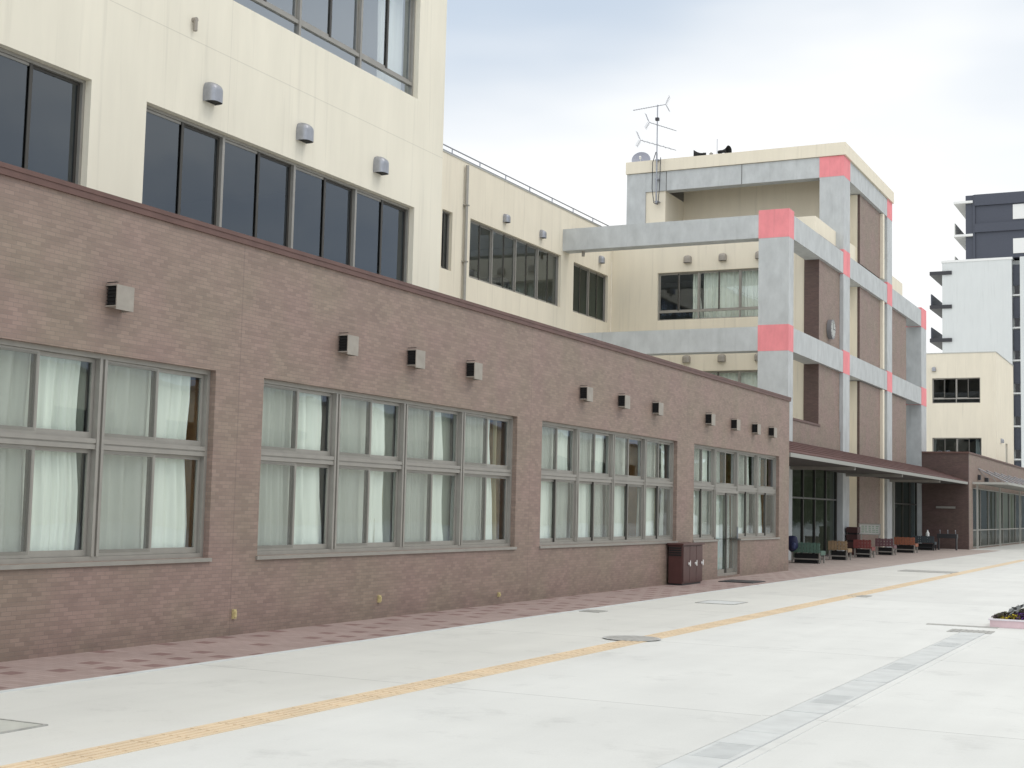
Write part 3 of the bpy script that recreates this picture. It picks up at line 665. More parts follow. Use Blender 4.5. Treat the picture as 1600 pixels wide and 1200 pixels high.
for y, h in ((39.2, .5), (40.3, .7), (41.6, .55), (42.6, .8), (43.4, .5)): t.box(f2, y-.35, y+.35, -1.3, -.8, 8.4, 8.8+h*.8)
t.build('cupboard', M['dark_steel'], lnk)
for y in (40.9, 43.75, 49.1): hood(lnk, f2, y, 11.17)
t = MB(); t.tube(f2(38.05, .09, 4.5), f2(38.05, .09, 12.3), .055, n=12)
for z in (5.6, 7.4, 9.2, 11.0): t.box(f2, 37.97, 38.13, 0, .16, z, z+.04)
t.build('downpipe', M['alu'], lnk)
rl = MB()
for z in (12.56, 12.72): rl.tube((-10.75, 21.6, z), (-10.75, 50.35, z), .022, n=8); rl.tube((-10.75, 50.35, z), (-13, 50.35, z), .022, n=8)
yy = 22.5
while yy < 50.4: rl.tube((-10.75, yy, 12.1), (-10.75, yy, 12.72), .02, n=6); yy += 1.87
rl.build('roof_railing', M['steel'], lnk)

# ================================================================= 4. the framed block: grey grid with pink nodes, brick panels, 4-storey tower
fb = thing('framed_block', (-6, 56, 0), 'cream block behind a pale grey concrete grid with pink square joints and brick panels', 'building')
YF = 45.6; PX0, PX1 = -3.25, -2.2
BEAMS = [(7.0, 7.89), (10.87, 11.84)]
PILL = [(45.6, 46.22), (53.5, 54.58), (61.8, 62.85), (70.0, 71.35)]
# pillars, split where the pink squares sit
def pillar(x0, x1, y0, y1, z0, z1, nodes):
    z = z0
    for (a, b) in nodes:
        if a > z:
            t = MB(); t.box(WORLD, x0, x1, y0, y1, z, a); t.build('pillar', M['grey_paint'], fb)
        t = MB(); t.box(WORLD, x0-.006, x1+.006, y0-.006, y1+.006, a, b); t.build('pink_joint', M['pink'], fb); z = b
    if z1 > z:
        t = MB(); t.box(WORLD, x0, x1, y0, y1, z, z1); t.build('pillar', M['grey_paint'], fb)
TB = (14.75, 15.56)
pillar(PX0, PX1, *PILL[0], 0, 11.84, BEAMS)
pillar(PX0+.1, PX1, *PILL[1], 0, 15.56, BEAMS+[TB])
pillar(PX0+.1, PX1, *PILL[2], 0, 15.56, BEAMS+[TB])
pillar(-3.75, PX1, *PILL[3], 0, 11.84, BEAMS)
# beams along the yard side
for z0, z1 in BEAMS:
    for (p, q) in zip(PILL, PILL[1:]):
        t = MB(); t.box(WORLD, -2.85, PX1-.004, p[1]+.007, q[0]-.007, z0+.02, z1-(.13 if z1 > 9 else .05)); t.build('beam', M['grey_paint'], fb)
    t = MB(); t.box(WORLD, X2+.002, PX0-.007, YF+.004, YF+.6, z0+.02, z1-(.15 if z1 > 9 else .05)); t.build('beam', M['grey_paint'], fb)
t = MB(); t.box(WORLD, -2.85, PX1-.004, 54.587, 61.793, TB[0]+.012, TB[1]-.012); t.build('beam', M['grey_paint'], fb)
# small pipe bracket under the roof beam
t = MB(); t.tube((-9.9, 45.9, 10.7), (-9.9, 45.9, 10.96), .06); t.build('drain_spout', M['beige_metal'], fb)
# front wall at y = 50.3 with windows (faces the camera)
ff = front(50.3)
wins = [(-8.66, -3.75, 8.86, 10.72), (-8.66, -3.75, 4.9, 6.86)]
w = MB(); w.wall(ff, X2+.003, -2.905, 4.2, 11.6, wins, .2); w.wall(ff, X2+.003, -2.70, 11.6, 12.54, [], .2)
w.wall(F((-2.92, 0, 0), (0, 1, 0), (1, 0, 0)), 54.0, 66.8, 0, 12.42, [], .15)     # recess wall between brick panels
w.wall(F((-2.50, 0, 0), (0, 1, 0), (1, 0, 0)), 50.3, 66.8, 11.87, 12.54, [], .2)  # parapet over the side beam
w.wall(F((0, 66.8, 0), (-1, 0, 0), (0, 1, 0)), 2.70, 6, 11.87, 12.54, [], .2)
w.build('wall', M['cream_plain'], fb)
for k, (a, b, z0, z1) in enumerate(wins):
    upper_bank(fb, ff, a, b, z0, z1, 3, cfg=[(.29, 1.0, 0, C_)] if k else [(.27, .36, -.55, C_), (.36, 1.0, 0, C_)], spandrel=z0+.33, seed=50+k, glass='glass')
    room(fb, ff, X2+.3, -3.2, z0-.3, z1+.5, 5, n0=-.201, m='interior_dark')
for x in (-7.43, -6.03, -4.6):
    hood(fb, ff, x, 11.2, .15, 'beige_metal'); hood(fb, ff, x, 7.34, .15, 'beige_metal')
# brick panels on the yard side
bp_ = MB()
bp_.box(WORLD, -2.9, -2.34, 50.28, 53.48, 4.0, 10.93+.9)        # bay 1 panel above the terrace
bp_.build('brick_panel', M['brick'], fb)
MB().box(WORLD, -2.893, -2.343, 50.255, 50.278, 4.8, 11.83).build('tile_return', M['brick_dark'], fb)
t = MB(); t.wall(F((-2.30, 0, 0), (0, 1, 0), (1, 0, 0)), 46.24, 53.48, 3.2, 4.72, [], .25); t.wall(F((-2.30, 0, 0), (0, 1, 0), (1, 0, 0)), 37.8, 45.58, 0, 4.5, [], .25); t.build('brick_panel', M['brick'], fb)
t = MB(); t.box(WORLD, -2.62, -2.27, 46.24, 50.27, 4.722, 4.80); t.build('coping', M['coping'], fb)
for z0, z1 in ((0.0, 6.99), (7.9, 10.94), (11.87, 14.74)):
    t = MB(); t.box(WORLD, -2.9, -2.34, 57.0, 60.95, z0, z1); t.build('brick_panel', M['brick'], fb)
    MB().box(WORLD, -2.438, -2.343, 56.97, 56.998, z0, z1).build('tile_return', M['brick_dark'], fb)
    t = MB(); t.box(WORLD, -2.9, -2.44, 56.93, 56.996, z0, z1); t.build('cream_fin', M['cream_plain'], fb)
    t = MB(); t.box(WORLD, -2.9, -2.22, 60.96, 61.3, z0, z1); t.build('cream_fin', M['cream_plain'], fb)
for z0, z1 in ((3.2, 6.99), (7.9, 10.94)):
    t = MB(); t.box(WORLD, -2.9, -2.34, 62.87, 66.85, z0, z1); t.build('brick_panel', M['brick'], fb)
# staggered recess walls beyond the last panel
t = MB(); t.box(WORLD, -5.0, -3.76, 66.9, 70.6, 0, 11.8); t.build('recess_wall', M['grey_paint'], fb)
# tower (4th storey) --------------------------------------------------
YT = 53.5
t = MB(); t.box(WORLD, -11.3, -10.46, YT, YT+.5, 11.9, TB[1]-.002); t.box(WORLD, -10.46, -3.157, YT+.004, YT+.5, TB[0], TB[1]-.004)
t.build('beam', M['grey_paint'], fb)
t = MB()
for x in (-9.55, -6.32): t.box(WORLD, x-.012, x+.012, YT-.004, YT+.003, TB[0], TB[1]-.01)
t.build('beam_joint', M['alu_dark'], fb)
w = MB()
w.wall(front(YT-.07), -11.34, -2.37, 15.57, 16.07, [], .25)
w.wall(F((-2.12, 0, 0), (0, 1, 0), (1, 0, 0)), YT-.07, 62.9, 15.57, 16.07, [], .25)
w.box(WORLD, -10.455, -9.6, YT+.06, YT+2.3, 11.9, 14.745)                 # block beside the balcony
w.wall(front(YT+2.3), -9.6, -2.9, 11.9, 15.5, [], .2)                     # balcony back wall
w.wall(F((-2.92, 0, 0), (0, 1, 0), (1, 0, 0)), YT+2.3, 62.0, 11.9, 15.56, [], .15)
w.box(WORLD, -11.3, -10.9, YT+.5, 62.8, 11.9, 15.56)
w.build('tower_wall', M['cream_plain'], fb)
t = MB(); t.box(WORLD, -11.3, -2.4, YT+.5, 62.8, 15.3, 15.55); t.box(WORLD, -11.3, -2.9, 50.5, 66.6, 11.6, 11.85); t.build('roof', M['concrete_edge'], fb)
# cream balcony parapet at right of the tower front
# ground-floor glazing under the canopy ------------------------------
fg = side(-2.45)
def storefront(parent, fr, u0, u1, z0, z1, n, name='glazed_front', transom=2.1, m='alu_dark', glass='glass_dark'):
    a = MB(); pane_frame(a, fr, u0, u1, z0, z1, -.05, .05, .05)
    mw = (u1-u0)/n
    for k in range(1, n): a.box(fr, u0+k*mw-.03, u0+k*mw+.03, -.05, .05, z0+.05, z1-.05)
    for k in range(n): a.box(fr, u0+k*mw+(.03 if k else .05), u0+(k+1)*mw-(.03 if k < n-1 else .05), -.045, .045, transom-.03, transom+.03)
    o = a.build(name, M[m], parent)
    g_ = MB(); g_.quad(fr(u0+.05, 0, z0+.05), fr(u1-.05, 0, z0+.05), fr(u1-.05, 0, z1-.05), fr(u0+.05, 0, z1-.05)); g_.build('pane', M[glass], o)
    return o
storefront(fb, fg, 46.8, 53.4, .02, 3.6, 4, glass='glass_hall')
room(fb, fg, 46.3, 53.45, .02, 3.9, 6, n0=-.1, m='interior')
storefront(fb, fg, 62.9, 69.9, .02, 3.6, 4, glass='glass_hall')
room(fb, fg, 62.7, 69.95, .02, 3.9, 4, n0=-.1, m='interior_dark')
for q in ((-2.5, -2.3, 46.3, 46.42, .02, 3.7), (-2.30, -2.2, 63.3, 63.4, .02, 3.6)): MB().box(WORLD, *q).build('post', M['alu_light'], fb)
# things inside the glazed hall
t = MB()
for (y, h) in ((47.6, 1.4), (49.3, 1.1), (50.8, 1.6), (52.4, 1.2)): t.box(WORLD, -4.6, -4.1, y-.4, y+.4, .02, h)
t.build('cupboard', M['alu_light'], fb)
# sloping brown metal canopy roof
cn = MB()
y0c, y1c = 37.775, 70.0; xo, zo, xi, zi = -.02, 3.27, -2.19, 3.97
def slab(y0, y1, up_=0.0, th=.06, xo_=xo, xi_=xi):
    def zz(x): return zo+(zi-zo)*(xo-x)/(xo-xi)
    P = [(xo_, y0, zz(xo_)+up_), (xi_, y0, zz(xi_)+up_), (xi_, y1, zz(xi_)+up_), (xo_, y1, zz(xo_)+up_)]
    Q = [(p[0], p[1], p[2]-th) for p in P]
    cn.quad(*reversed(P)); cn.quad(*Q)
    for i in range(4): cn.quad(P[i], P[(i+1) % 4], Q[(i+1) % 4], Q[i])
slab(y0c, y1c)
for k in range(1, 6):
    xx = xo+(xi-xo)*k/6; slab(y0c, y1c, .03, .03, xx, xx-.05)
cp = cn.build('canopy_roof', M['roof_metal'], fb)
t = MB(); t.box(WORLD, -.018, .03, y0c, y1c-.4, 3.12, 3.235); t.build('gutter', mat('grey_gutter', (.36, .36, .33), .45, .3), cp)
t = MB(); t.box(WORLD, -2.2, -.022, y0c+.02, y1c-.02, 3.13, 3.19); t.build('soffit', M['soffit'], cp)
t = MB()
for y in (46.0, 54.0, 62.3): t.box(WORLD, -2.19, -.05, y-.06, y+.06, 3.02, 3.128)
t.build('bracket', M['alu'], cp)

# ================================================================= 5. brick block at the far end
YE = 70.02
en = thing('brick_end_block', (-1, 80, 0), 'small dark brown brick block closing the far end of the canopy walk', 'building')
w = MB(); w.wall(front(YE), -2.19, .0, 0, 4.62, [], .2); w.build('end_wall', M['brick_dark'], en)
w = MB()
w.wall(side(0), YE+.2, 120, 0, 4.62, [(71.4, 118, .05, 3.02)], .2)
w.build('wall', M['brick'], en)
t = MB(); t.box(WORLD, -2.185, .05, YE-.05, 120, 4.62, 4.71); t.build('coping', M['coping'], en)
o = storefront(en, side(-.09), 71.45, 117.9, .06, 3.01, 16, transom=.92, m='alu', glass='glass_end')
t = MB(); t.quad(*[side(-.10)(u, 0, z) for u, z in ((71.5, .1), (117.8, .1), (117.8, .88), (71.5, .88))]); t.build('kick_panel', mat('mauve_brown_panel', (.20, .145, .14), .5, noise=.1), o)
room(en, side(-.1), 71.4, 118, .02, 3.3, 1.9, n0=-.12, m='interior_dark')
wl = MB(); wl.box(front(YE), -1.51, -.61, .02, .10, 1.95, 2.05); wl.build('wall_lamp', M['alu'], en)
c2 = MB(); c2.box(WORLD, .05, 1.62, 71.2, 100, 3.2, 3.25); cpy = c2.build('canopy', M['alu'], en)
t = MB(); t.box(WORLD, .02, 1.68, 71.13, 71.195, 3.17, 3.28); t.box(WORLD, 1.622, 1.68, 71.2, 100, 3.17, 3.28); t.build('canopy_edge', M['alu_light'], cpy)
t = MB()
for k in range(9):
    y = 73.2+k*2.9; t.tube((.02, y, 4.0), (1.5, y, 3.28), .025, n=6); t.tube((.1, y+1.4, 3.28), (1.4, y, 3.3), .018, n=6); t.tube((.02, y, 4.0), (.1, y+2.9, 3.5), .018, n=6); t.tube((.25, y, 3.85), (1.1, y+2.9, 3.4), .018, n=6)
t.build('stay_rod', M['steel'], cpy)
for y in (71.9, 80.3, 89.3, 98): MB().box(WORLD, .10, .18, y-.04, y+.04, 0, 3.19).build('post', M['alu_light'], cpy)
for q in ((.01, .14, 73.0, 73.25, 3.42, 3.68), (.01, .18, 75.4, 75.8, 3.38, 3.6)): MB().box(WORLD, *q).build('floodlight', M['dark_steel'], en, bevel=.01)

# ================================================================= 6. cream classroom block far behind
cb_ = thing('cream_classroom_block', (-6, 98, 0), 'small cream rendered block beyond the end of the brick block, two window rows in view', 'building')
fy = front(93); wn = [(-5.62, -2.62, 8.86, 10.5), (-5.62, -2.56, 4.9, 6.62), (-10, -7, 8.86, 10.5)]
w = MB(); w.wall(fy, -12, -1.86, 0, 12.1, wn, .2); w.wall(side(-1.66), 93, 102, 0, 12.1, [(97.6, 98.6, 4.6, 6.5)], .2); w.build('wall', M['cream_plain'], cb_)
t = MB(); t.box(WORLD, -12, -1.63, 92.97, 102, 12.1, 12.16); t.build('coping', M['alu_light'], cb_)
for k, (a, b, z0, z1) in enumerate(wn):
    upper_bank(cb_, fy, a, b, z0, z1, 2, cfg=[(.02, .07, .3, C_), (.87, .99, -.4, C_)] if k == 1 else [], spandrel=z0+.3 if k != 1 else None, seed=60+k, m='alu')
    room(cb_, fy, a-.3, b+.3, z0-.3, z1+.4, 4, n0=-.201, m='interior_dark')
t = MB(); t.quad((-1.75, 97.6, 4.6), (-1.75, 98.6, 4.6), (-1.75, 98.6, 6.5), (-1.75, 97.6, 6.5)); t.build('window', M['glass_dark'], cb_)
hood(cb_, fy, -5.5, 11.1); hood(cb_, side(-1.66), 95.2, 6.55)

# ================================================================= 7. distant apartment tower
ap = thing('apartment_tower', (0, 155, 0), 'distant high rise with dark top storeys over an off-white body and side balconies', 'building')
YA = 140.
w = MB(); w.box(WORLD, -12.67, -6.18, YA, 170, 0, 26.4); w.box(WORLD, -5.4, 14, YA-.3, 170, 0, 26.55); w.box(WORLD, -6.18, -5.4, YA+.9, 160, 0, 26.4)
w.build('wall', M['white_panel'], ap)
t = MB(); t.box(WORLD, -12.75, -6.1, YA-.06, YA+2, 26.4, 26.62); t.build('ledge', M['white'], ap)
t = MB(); t.box(WORLD, -10.46, 14, YA+.25, 168, 26.62, 33.0); t.box(WORLD, -9.6, 14, YA+.02, YA+.25, 29.25, 30.1); t.box(WORLD, -9.6, 14, YA+.02, YA+.25, 31.9, 33.0); t.box(WORLD, -9.75, -9.55, YA+.1, YA+.25, 26.6, 33); t.build('upper_wall', M['navy_panel'], ap)
wp = MB()
for z in (27.0, 30.35):
    wp.box(WORLD, -6.05, 13, YA+.18, YA+.247, z, z+1.45)
wp.build('balcony_panel', M['white'], ap)
for k in range(8):
    z = 23.9-k*3.17
    a = MB(); a.box(WORLD, -6.12, -5.46, YA+.55, YA+.62, z, z+2.05); o_ = a.build('window', M['navy_panel'], ap)
    a = MB(); a.box(WORLD, -5.98, -5.6, YA+.55, YA+.62, z-.85, z-.02); a.build('window', M['dark_steel'], ap)
    a = MB(); a.box(WORLD, -6.18, -5.4, YA+.4, YA+.6, z-1.02, z-.87); a.build('ledge', M['white'], ap)
for z in (28.9, 32.2):
    t = MB(); t.box(WORLD, -11.55, -9.75, YA-.1, YA+9, z, z+.22); t.build('balcony', M['white'], ap)
    t = MB(); t.box(WORLD, -11.5, -11.42, YA+.1, YA+8.9, z-3.0, z-1.9); t.build('balcony_rail', M['alu_light'], ap)
for z in (25.2, 21.85, 18.55, 15.3):
    t = MB(); t.box(WORLD, -13.85, -11.75, YA-.15, YA+7, z, z+.36); t.build('balcony', M['dark_steel'], ap)
    if z < 25:
        t = MB(); t.box(WORLD, -13.78, -13.68, YA+.1, YA+6.9, z+.36, z+1.5); t.build('balcony_rail', M['navy_panel'], ap)

# ================================================================= 8. the other side of the yard, behind the viewer's right shoulder: the glass reflects it
hall = thing('gymnasium', (52, 80, 0), 'plain cream gymnasium across the yard that the window glass reflects', 'building')
fh = F((45, 0, 0), (0, 1, 0), (-1, 0, 0))
w = MB(); w.wall(fh, 15, 150, 0, 8.2, [(20+k*9, 25+k*9, 4.2, 6.4) for k in range(14)], .25); w.box(WORLD, 45.26, 64, 15, 150, 0, 8.15); w.build('wall', M['cream_plain'], hall)
t = MB()
for k in range(14): t.box(fh, 20+k*9, 25+k*9, -.18, -.12, 4.2, 6.4)
t.build('window', M['dark_steel'], hall)
t = MB(); t.box(fh, 14.5, 150.5, -.4, .3, 8.21, 8.5); t.build('coping', M['alu'], hall)
rn = random.Random(21); a = MB()
for _ in range(16000):
    y = 140+560*rn.random()**1.5; x = 34+rn.gauss(0, 4)+.12*(y-140); h_ = 13+.02*(y-140)+3*math.sin(y*.21)+2*math.sin(y*.47)
    p = Vector((x, y, rn.random()**.8*h_)); d = Vector((rn.gauss(0, 1), rn.gauss(0, 1), rn.gauss(0, 1))).normalized(); u_ = d.orthogonal().normalized()*rn.uniform(.5, 1.0)*(1+(y-140)/300); v_ = d.cross(u_)
    a.quad(p-u_, p+v_*.6, p+u_, p-v_*.6)
tag(a.build('tree_belt', mat('dark_foliage', (.045, .07, .03), .8, noise=.3, nscale=.5)), 'belt of dark evergreen trees beyond the gymnasium', 'trees', kind='stuff')

# ================================================================= rooftop and wall equipment
an = thing('aerial_mast', (-9.9, 53.3, 14.2), 'tall thin aerial mast with three yagi antennas clamped to the tower front', 'antenna')
t = MB(); t.tube((-9.9, 53.28, 14.15), (-9.9, 53.28, 16.3), .035, n=8); t.tube((-9.9, 53.28, 16.3), (-9.9, 53.28, 18.35), .025, n=8)
for z in (14.25, 15.2, 16.0): t.box(WORLD, -9.98, -9.82, 53.28, 53.56, z, z+.05)
t.build('mast', M['steel'], an)
t = MB()
pts = [(-9.93, 53.25, 16.35), (-10.05, 53.2, 15.9), (-10.06, 53.2, 14.8), (-9.98, 53.22, 14.2), (-9.8, 53.2, 14.12), (-9.74, 53.22, 14.8), (-9.72, 53.25, 16.1)]
for p, q in zip(pts, pts[1:]): t.tube(p, q, .018, n=6)
t.build('cable', M['dark_steel'], an)
def yagi(p, q, n, l, refl):
    p = Vector(p); q = Vector(q); d = (q-p).normalized(); a = MB(); a.tube(p, q, .014, n=6)
    s = Vector((0, 0, 1)).cross(d).normalized()
    for k in range(n):
        c = p.lerp(q, (k+.5)/n*.9); a.tube(c-s*l/2, c+s*l/2, .006, n=5)
    e = q if refl else p
    sgn = 1 if refl else -1
    for uu in (1, -1):
        for k in range(5):
            c = e + d*sgn*(.05-.0*k) + Vector((0, 0, uu*(.05+.06*k))) + d*sgn*(.03*k); a.tube(c-s*.22, c+s*.22, .007, n=5)
        a.tube(e, e+Vector((0, 0, uu*.31))+d*sgn*.16, .01, n=5)
    a.build('yagi_antenna', M['steel'], an)
yagi((-10.92, 53.1, 18.18), (-9.6, 53.4, 18.37), 12, .2, True)
yagi((-10.22, 53.2, 17.62), (-9.1, 53.4, 17.2), 9, .24, False)
yagi((-10.6, 53.2, 16.9), (-9.1, 53.4, 16.38), 6, .5, False)
t = MB(); t.box(WORLD, -9.97, -9.83, 53.2, 53.34, 17.68, 17.8); t.build('junction_box', M['dark_steel'], an)

ds = thing('satellite_dish', (-10.85, 54.4, 15.57), 'round grey satellite dish on the left corner of the tower roof', 'satellite dish')
a = MB(); R_ = .40; nr, ns = 6, 28; cen = Vector((-10.95, 54.2, 16.27)); nv = Vector((.25, -.9, .35)).normalized(); xx = nv.cross(Vector((0, 0, 1))).normalized(); yy_ = xx.cross(nv)
for back in (0, 1):
    base = len(a.v)
    for j in range(nr+1):
        r_ = R_*j/nr
        for k in range(ns):
            th = 2*math.pi*k/ns; a.v.append(tuple(cen+(xx*math.cos(th)+yy_*math.sin(th))*r_+nv*(.28*r_*r_/R_-.02*back)))
    for j in range(nr):
        for k in range(ns): a.f.append((base+j*ns+k, base+j*ns+(k+1) % ns, base+(j+1)*ns+(k+1) % ns, base+(j+1)*ns+k))
a.build('dish', mat('grey_dish_paint', (.33, .34, .40), .5), ds, smooth=True)
t = MB(); t.tube(cen-yy_*R_*.9, cen+nv*.42-yy_*.1, .015, n=6); t.tube(cen+nv*.36-yy_*.12, cen+nv*.46-yy_*.06, .045, n=8); t.build('feed_arm', M['white'], ds)
t = MB(); t.tube((-10.95, 54.3, 15.55), (-10.95, 54.25, 16.2), .04, n=8); t.build('pole', M['steel'], ds)

def horn(x, y, z, d, label):
    th = thing('horn_speaker', (x, y, z-.25), label, 'loudspeaker', 'black horn speakers on the tower roof')
    d = Vector(d).normalized(); c = Vector((x, y, z)); a = MB()
    prev = None
    for s_, r_ in ((0, .06), (.12, .07), (.22, .10), (.32, .155), (.38, .20)):
        if prev: a.tube(c+d*prev[0], c+d*s_, prev[1], r_, n=14, cap=False)
        prev = (s_, r_)
    a.tube(c-d*.14, c, .075, .075, n=12); a.build('horn', M['black'], th, smooth=False)
    b = MB(); b.tube((x, y, z-.5), (x, y, z), .03, n=8); b.build('bracket', M['dark_steel'], th)
horn(-8.1, 53.85, 16.22, (-1, -.35, 0), 'black horn speaker aimed left, farther from the tower corner')
horn(-7.3, 53.85, 16.26, (1, -.35, 0), 'black horn speaker aimed right, beside the thin rod on the roof')
t = MB(); t.tube((-7.47, 53.8, 15.6), (-7.47, 53.8, 16.8), .014, n=6); t.tube((-7.47, 53.8, 15.6), (-7.47, 53.8, 16.1), .03, n=6); tag(t.build('rod_antenna', M['steel']), 'thin upright rod antenna on the tower roof between horn speakers', 'antenna')
t = MB(); t.tube((-7.72, 53.8, 15.6), (-7.72, 53.8, 16.2), .07, n=10); t.tube((-7.72, 53.8, 16.2), (-7.72, 53.8, 16.26), .09, .03, n=10); tag(t.build('roof_beacon', M['alu']), 'stubby grey post unit on the tower roof between the speakers', 'roof vent')

ck = thing('wall_clock', (-2.3, 51.75, 8.5), 'round grey wall clock on the brick panel between two pillars', 'clock')
cc = Vector((-2.33, 51.75, 8.47))
t = MB(); t.tube(cc, cc+Vector((.16, 0, 0)), .37, n=36); t.build('case', mat('grey_clock_case', (.22, .22, .23), .4, .3), ck)
t = MB(); t.tube(cc+Vector((.161, 0, 0)), cc+Vector((.165, 0, 0)), .32, n=36); t.build('face', M['alu_light'], ck)
t = MB(); t.box(F(cc, (0, 1, 0), (1, 0, 0)), -.012, .012, .168, .172, 0, .26); t.box(F(cc, (0, 1, 0), (1, 0, 0)), 0, .17, .173, .177, -.015, .015); t.build('hands', M['black'], ck)
t = MB()
for k in range(12):
    th = k*math.pi/6; t.tube(cc+Vector((.166, .29*math.sin(th), .29*math.cos(th))), cc+Vector((.17, .29*math.sin(th), .29*math.cos(th))), .018, n=6)
t.build('hour_marks', M['black'], ck)

# ================================================================= yard objects
cab = thing('meter_cabinet', (.22, 28.7, 0), 'dark maroon steel cabinet with silver latches standing against the brick wall', 'cabinet')
t = MB(); t.box(WORLD, .05, .36, 28.05, 29.35, .04, .84); t.build('body', M['maroon'], cab, bevel=.006)
t = MB(); t.box(WORLD, .03, .40, 28.0, 29.4, .842, .885); t.build('lid', M['maroon'], cab, bevel=.006)
t = MB(); t.box(WORLD, .07, .34, 28.1, 29.3, 0, .038); t.build('plinth', M['dark_steel'], cab)
for k in range(3):
    y0 = 28.08+k*.42
    d_ = MB(); d_.box(WORLD, .362, .376, y0, y0+.40, .07, .82); dd = d_.build('door', M['maroon'], cab, bevel=.004)
    h = MB(); h.tube((.378, y0+.33, .45), (.41, y0+.33, .45), .03, n=12); h.box(WORLD, .41, .422, y0+.315, y0+.345, .40, .52); h.build('latch', M['white'], dd)
t = MB()
for k in range(4): t.box(WORLD, .06, .34, 28.03, 28.048, .62+k*.05, .65+k*.05)
t.build('louvre', M['black'], cab)
t = MB(); t.box(WORLD, .45, 1.25, 30.2, 31.2, .005, .022); tag(t.build('door_mat', M['dark_steel'], bevel=.006), 'black rubber doormat lying between the cabinet and the glass door', 'mat')

def bench(x0, x1, y0, y1, colr, seat_h, label, dark=False):
    """short slatted bench seen from behind: backrest on the camera side"""
    th = thing('bench', ((x0+x1)/2, (y0+y1)/2, 0), label, 'bench', 'slatted benches under the canopy')
    m_ = mat('painted_slats', colr, .55, noise=.12, nscale=9)
    n = 5; w_ = (y1-y0-.05)/n; a = MB()
    for k in range(n): a.box(WORLD, x0, x1, y0+.05+k*w_+.006, y0+.05+(k+1)*w_-.006, seat_h-.035, seat_h)
    a.build('seat', m_, th, bevel=.004)
    a = MB(); nn = max(6, int((x1-x0)/.10)); dw = (x1-x0)/nn
    for k in range(nn): a.box(WORLD, x0+k*dw+.008, x0+(k+1)*dw-.008, y0, y0+.022, seat_h-.06, seat_h+.25+.012*(k % 2))
    a.box(WORLD, x0, x1, y0+.0225, y0+.045, seat_h+.05, seat_h+.11); a.box(WORLD, x0, x1, y0+.0225, y0+.045, seat_h+.17, seat_h+.22)
    a.build('backrest', m_, th)
    a = MB(); a.box(WORLD, x1+.001, x1+.022, y0+.05, y1, seat_h-.13, seat_h-.01); a.build('apron', m_, th)
    lm = M['dark_steel'] if dark else M['alu']
    for xx in (x0+.02, x1-.05):
        for yy in (y0+.05, y1-.06):
            l = MB(); l.box(WORLD, xx, xx+.05, yy, yy+.05, 0, seat_h-.037); l.build('leg', lm, th, bevel=.003)
    for yy in (y0+.06, y1-.05): MB().box(WORLD, x0+.072, x1-.052, yy, yy+.03, .12, .16).build('stretcher', lm, th)
    b = MB(); b.box(WORLD, x0+.1, x1-.1, y0+.12, y1-.08, .02, seat_h-.1); b.build('seat_shade_block', M['black'], th)  # black block stands in for the shadow under the seat
bench(-1.52, -.58, 43.5, 44.15, (.085, .155, .12), .40, 'green slatted bench nearest the brick wing corner under the canopy')
bench(-1.38, -.72, 47.8, 48.45, (.29, .20, .115), .40, 'ochre slatted bench under the canopy between green and red benches')
bench(-1.33, -.68, 51.4, 52.0, (.22, .055, .05), .40, 'bright red slatted bench under the canopy')
bench(-1.40, -.70, 55.5, 56.1, (.15, .075, .085), .40, 'dull purple slatted bench under the canopy beyond the red one')
bench(-1.56, -.70, 60.0, 60.7, (.30, .11, .06), .40, 'long orange slatted bench under the canopy')
bench(-1.75, -.85, 65.5, 66.1, (.05, .065, .075), .40, 'dark slate bench in front of the dark brick end wall', dark=True)

bag = thing('backpack', (-1.42, 43.38, .42), 'navy blue backpack hung over the back of the green bench', 'bag')
def blob(c, r, n=16, m=10, sq=1.0, amp=.05, seed=1):
    a = MB(); rn = random.Random(seed); ph = [rn.uniform(0, 6) for _ in range(4)]
    for j in range(m+1):
        t_ = math.pi*j/m
        for i in range(n):
            p_ = 2*math.pi*i/n; k = 1+amp*(math.sin(3*p_+ph[0])*math.sin(2*t_+ph[1])+math.sin(5*t_+ph[2]))
            def sg(v): return math.copysign(abs(v)**sq, v)
            a.v.append((c[0]+r[0]*sg(math.sin(t_))*sg(math.cos(p_))*k, c[1]+r[1]*sg(math.sin(t_))*sg(math.sin(p_))*k, c[2]+r[2]*sg(math.cos(t_))*k))
    for j in range(m):
        for i in range(n): a.f.append((j*n+i, (j+1)*n+i, (j+1)*n+(i+1) % n, j*n+(i+1) % n))
    return a
blob((-1.42, 43.38, .62), (.17, .11, .24), sq=.7).build('bag_body', mat('navy_nylon', (.012, .016, .06), .6), bag, smooth=True)
blob((-1.36, 43.30, .54), (.08, .11, .12), sq=.7, seed=3).build('front_pocket', mat('dark_navy_nylon', (.02, .03, .09), .6), bag, smooth=True)
t = MB(); t.tube((-1.42, 43.4, .82), (-1.42, 43.52, .84), .012); t.tube((-1.42, 43.52, .84), (-1.42, 43.54, .66), .012); t.build('strap', M['black'], bag)

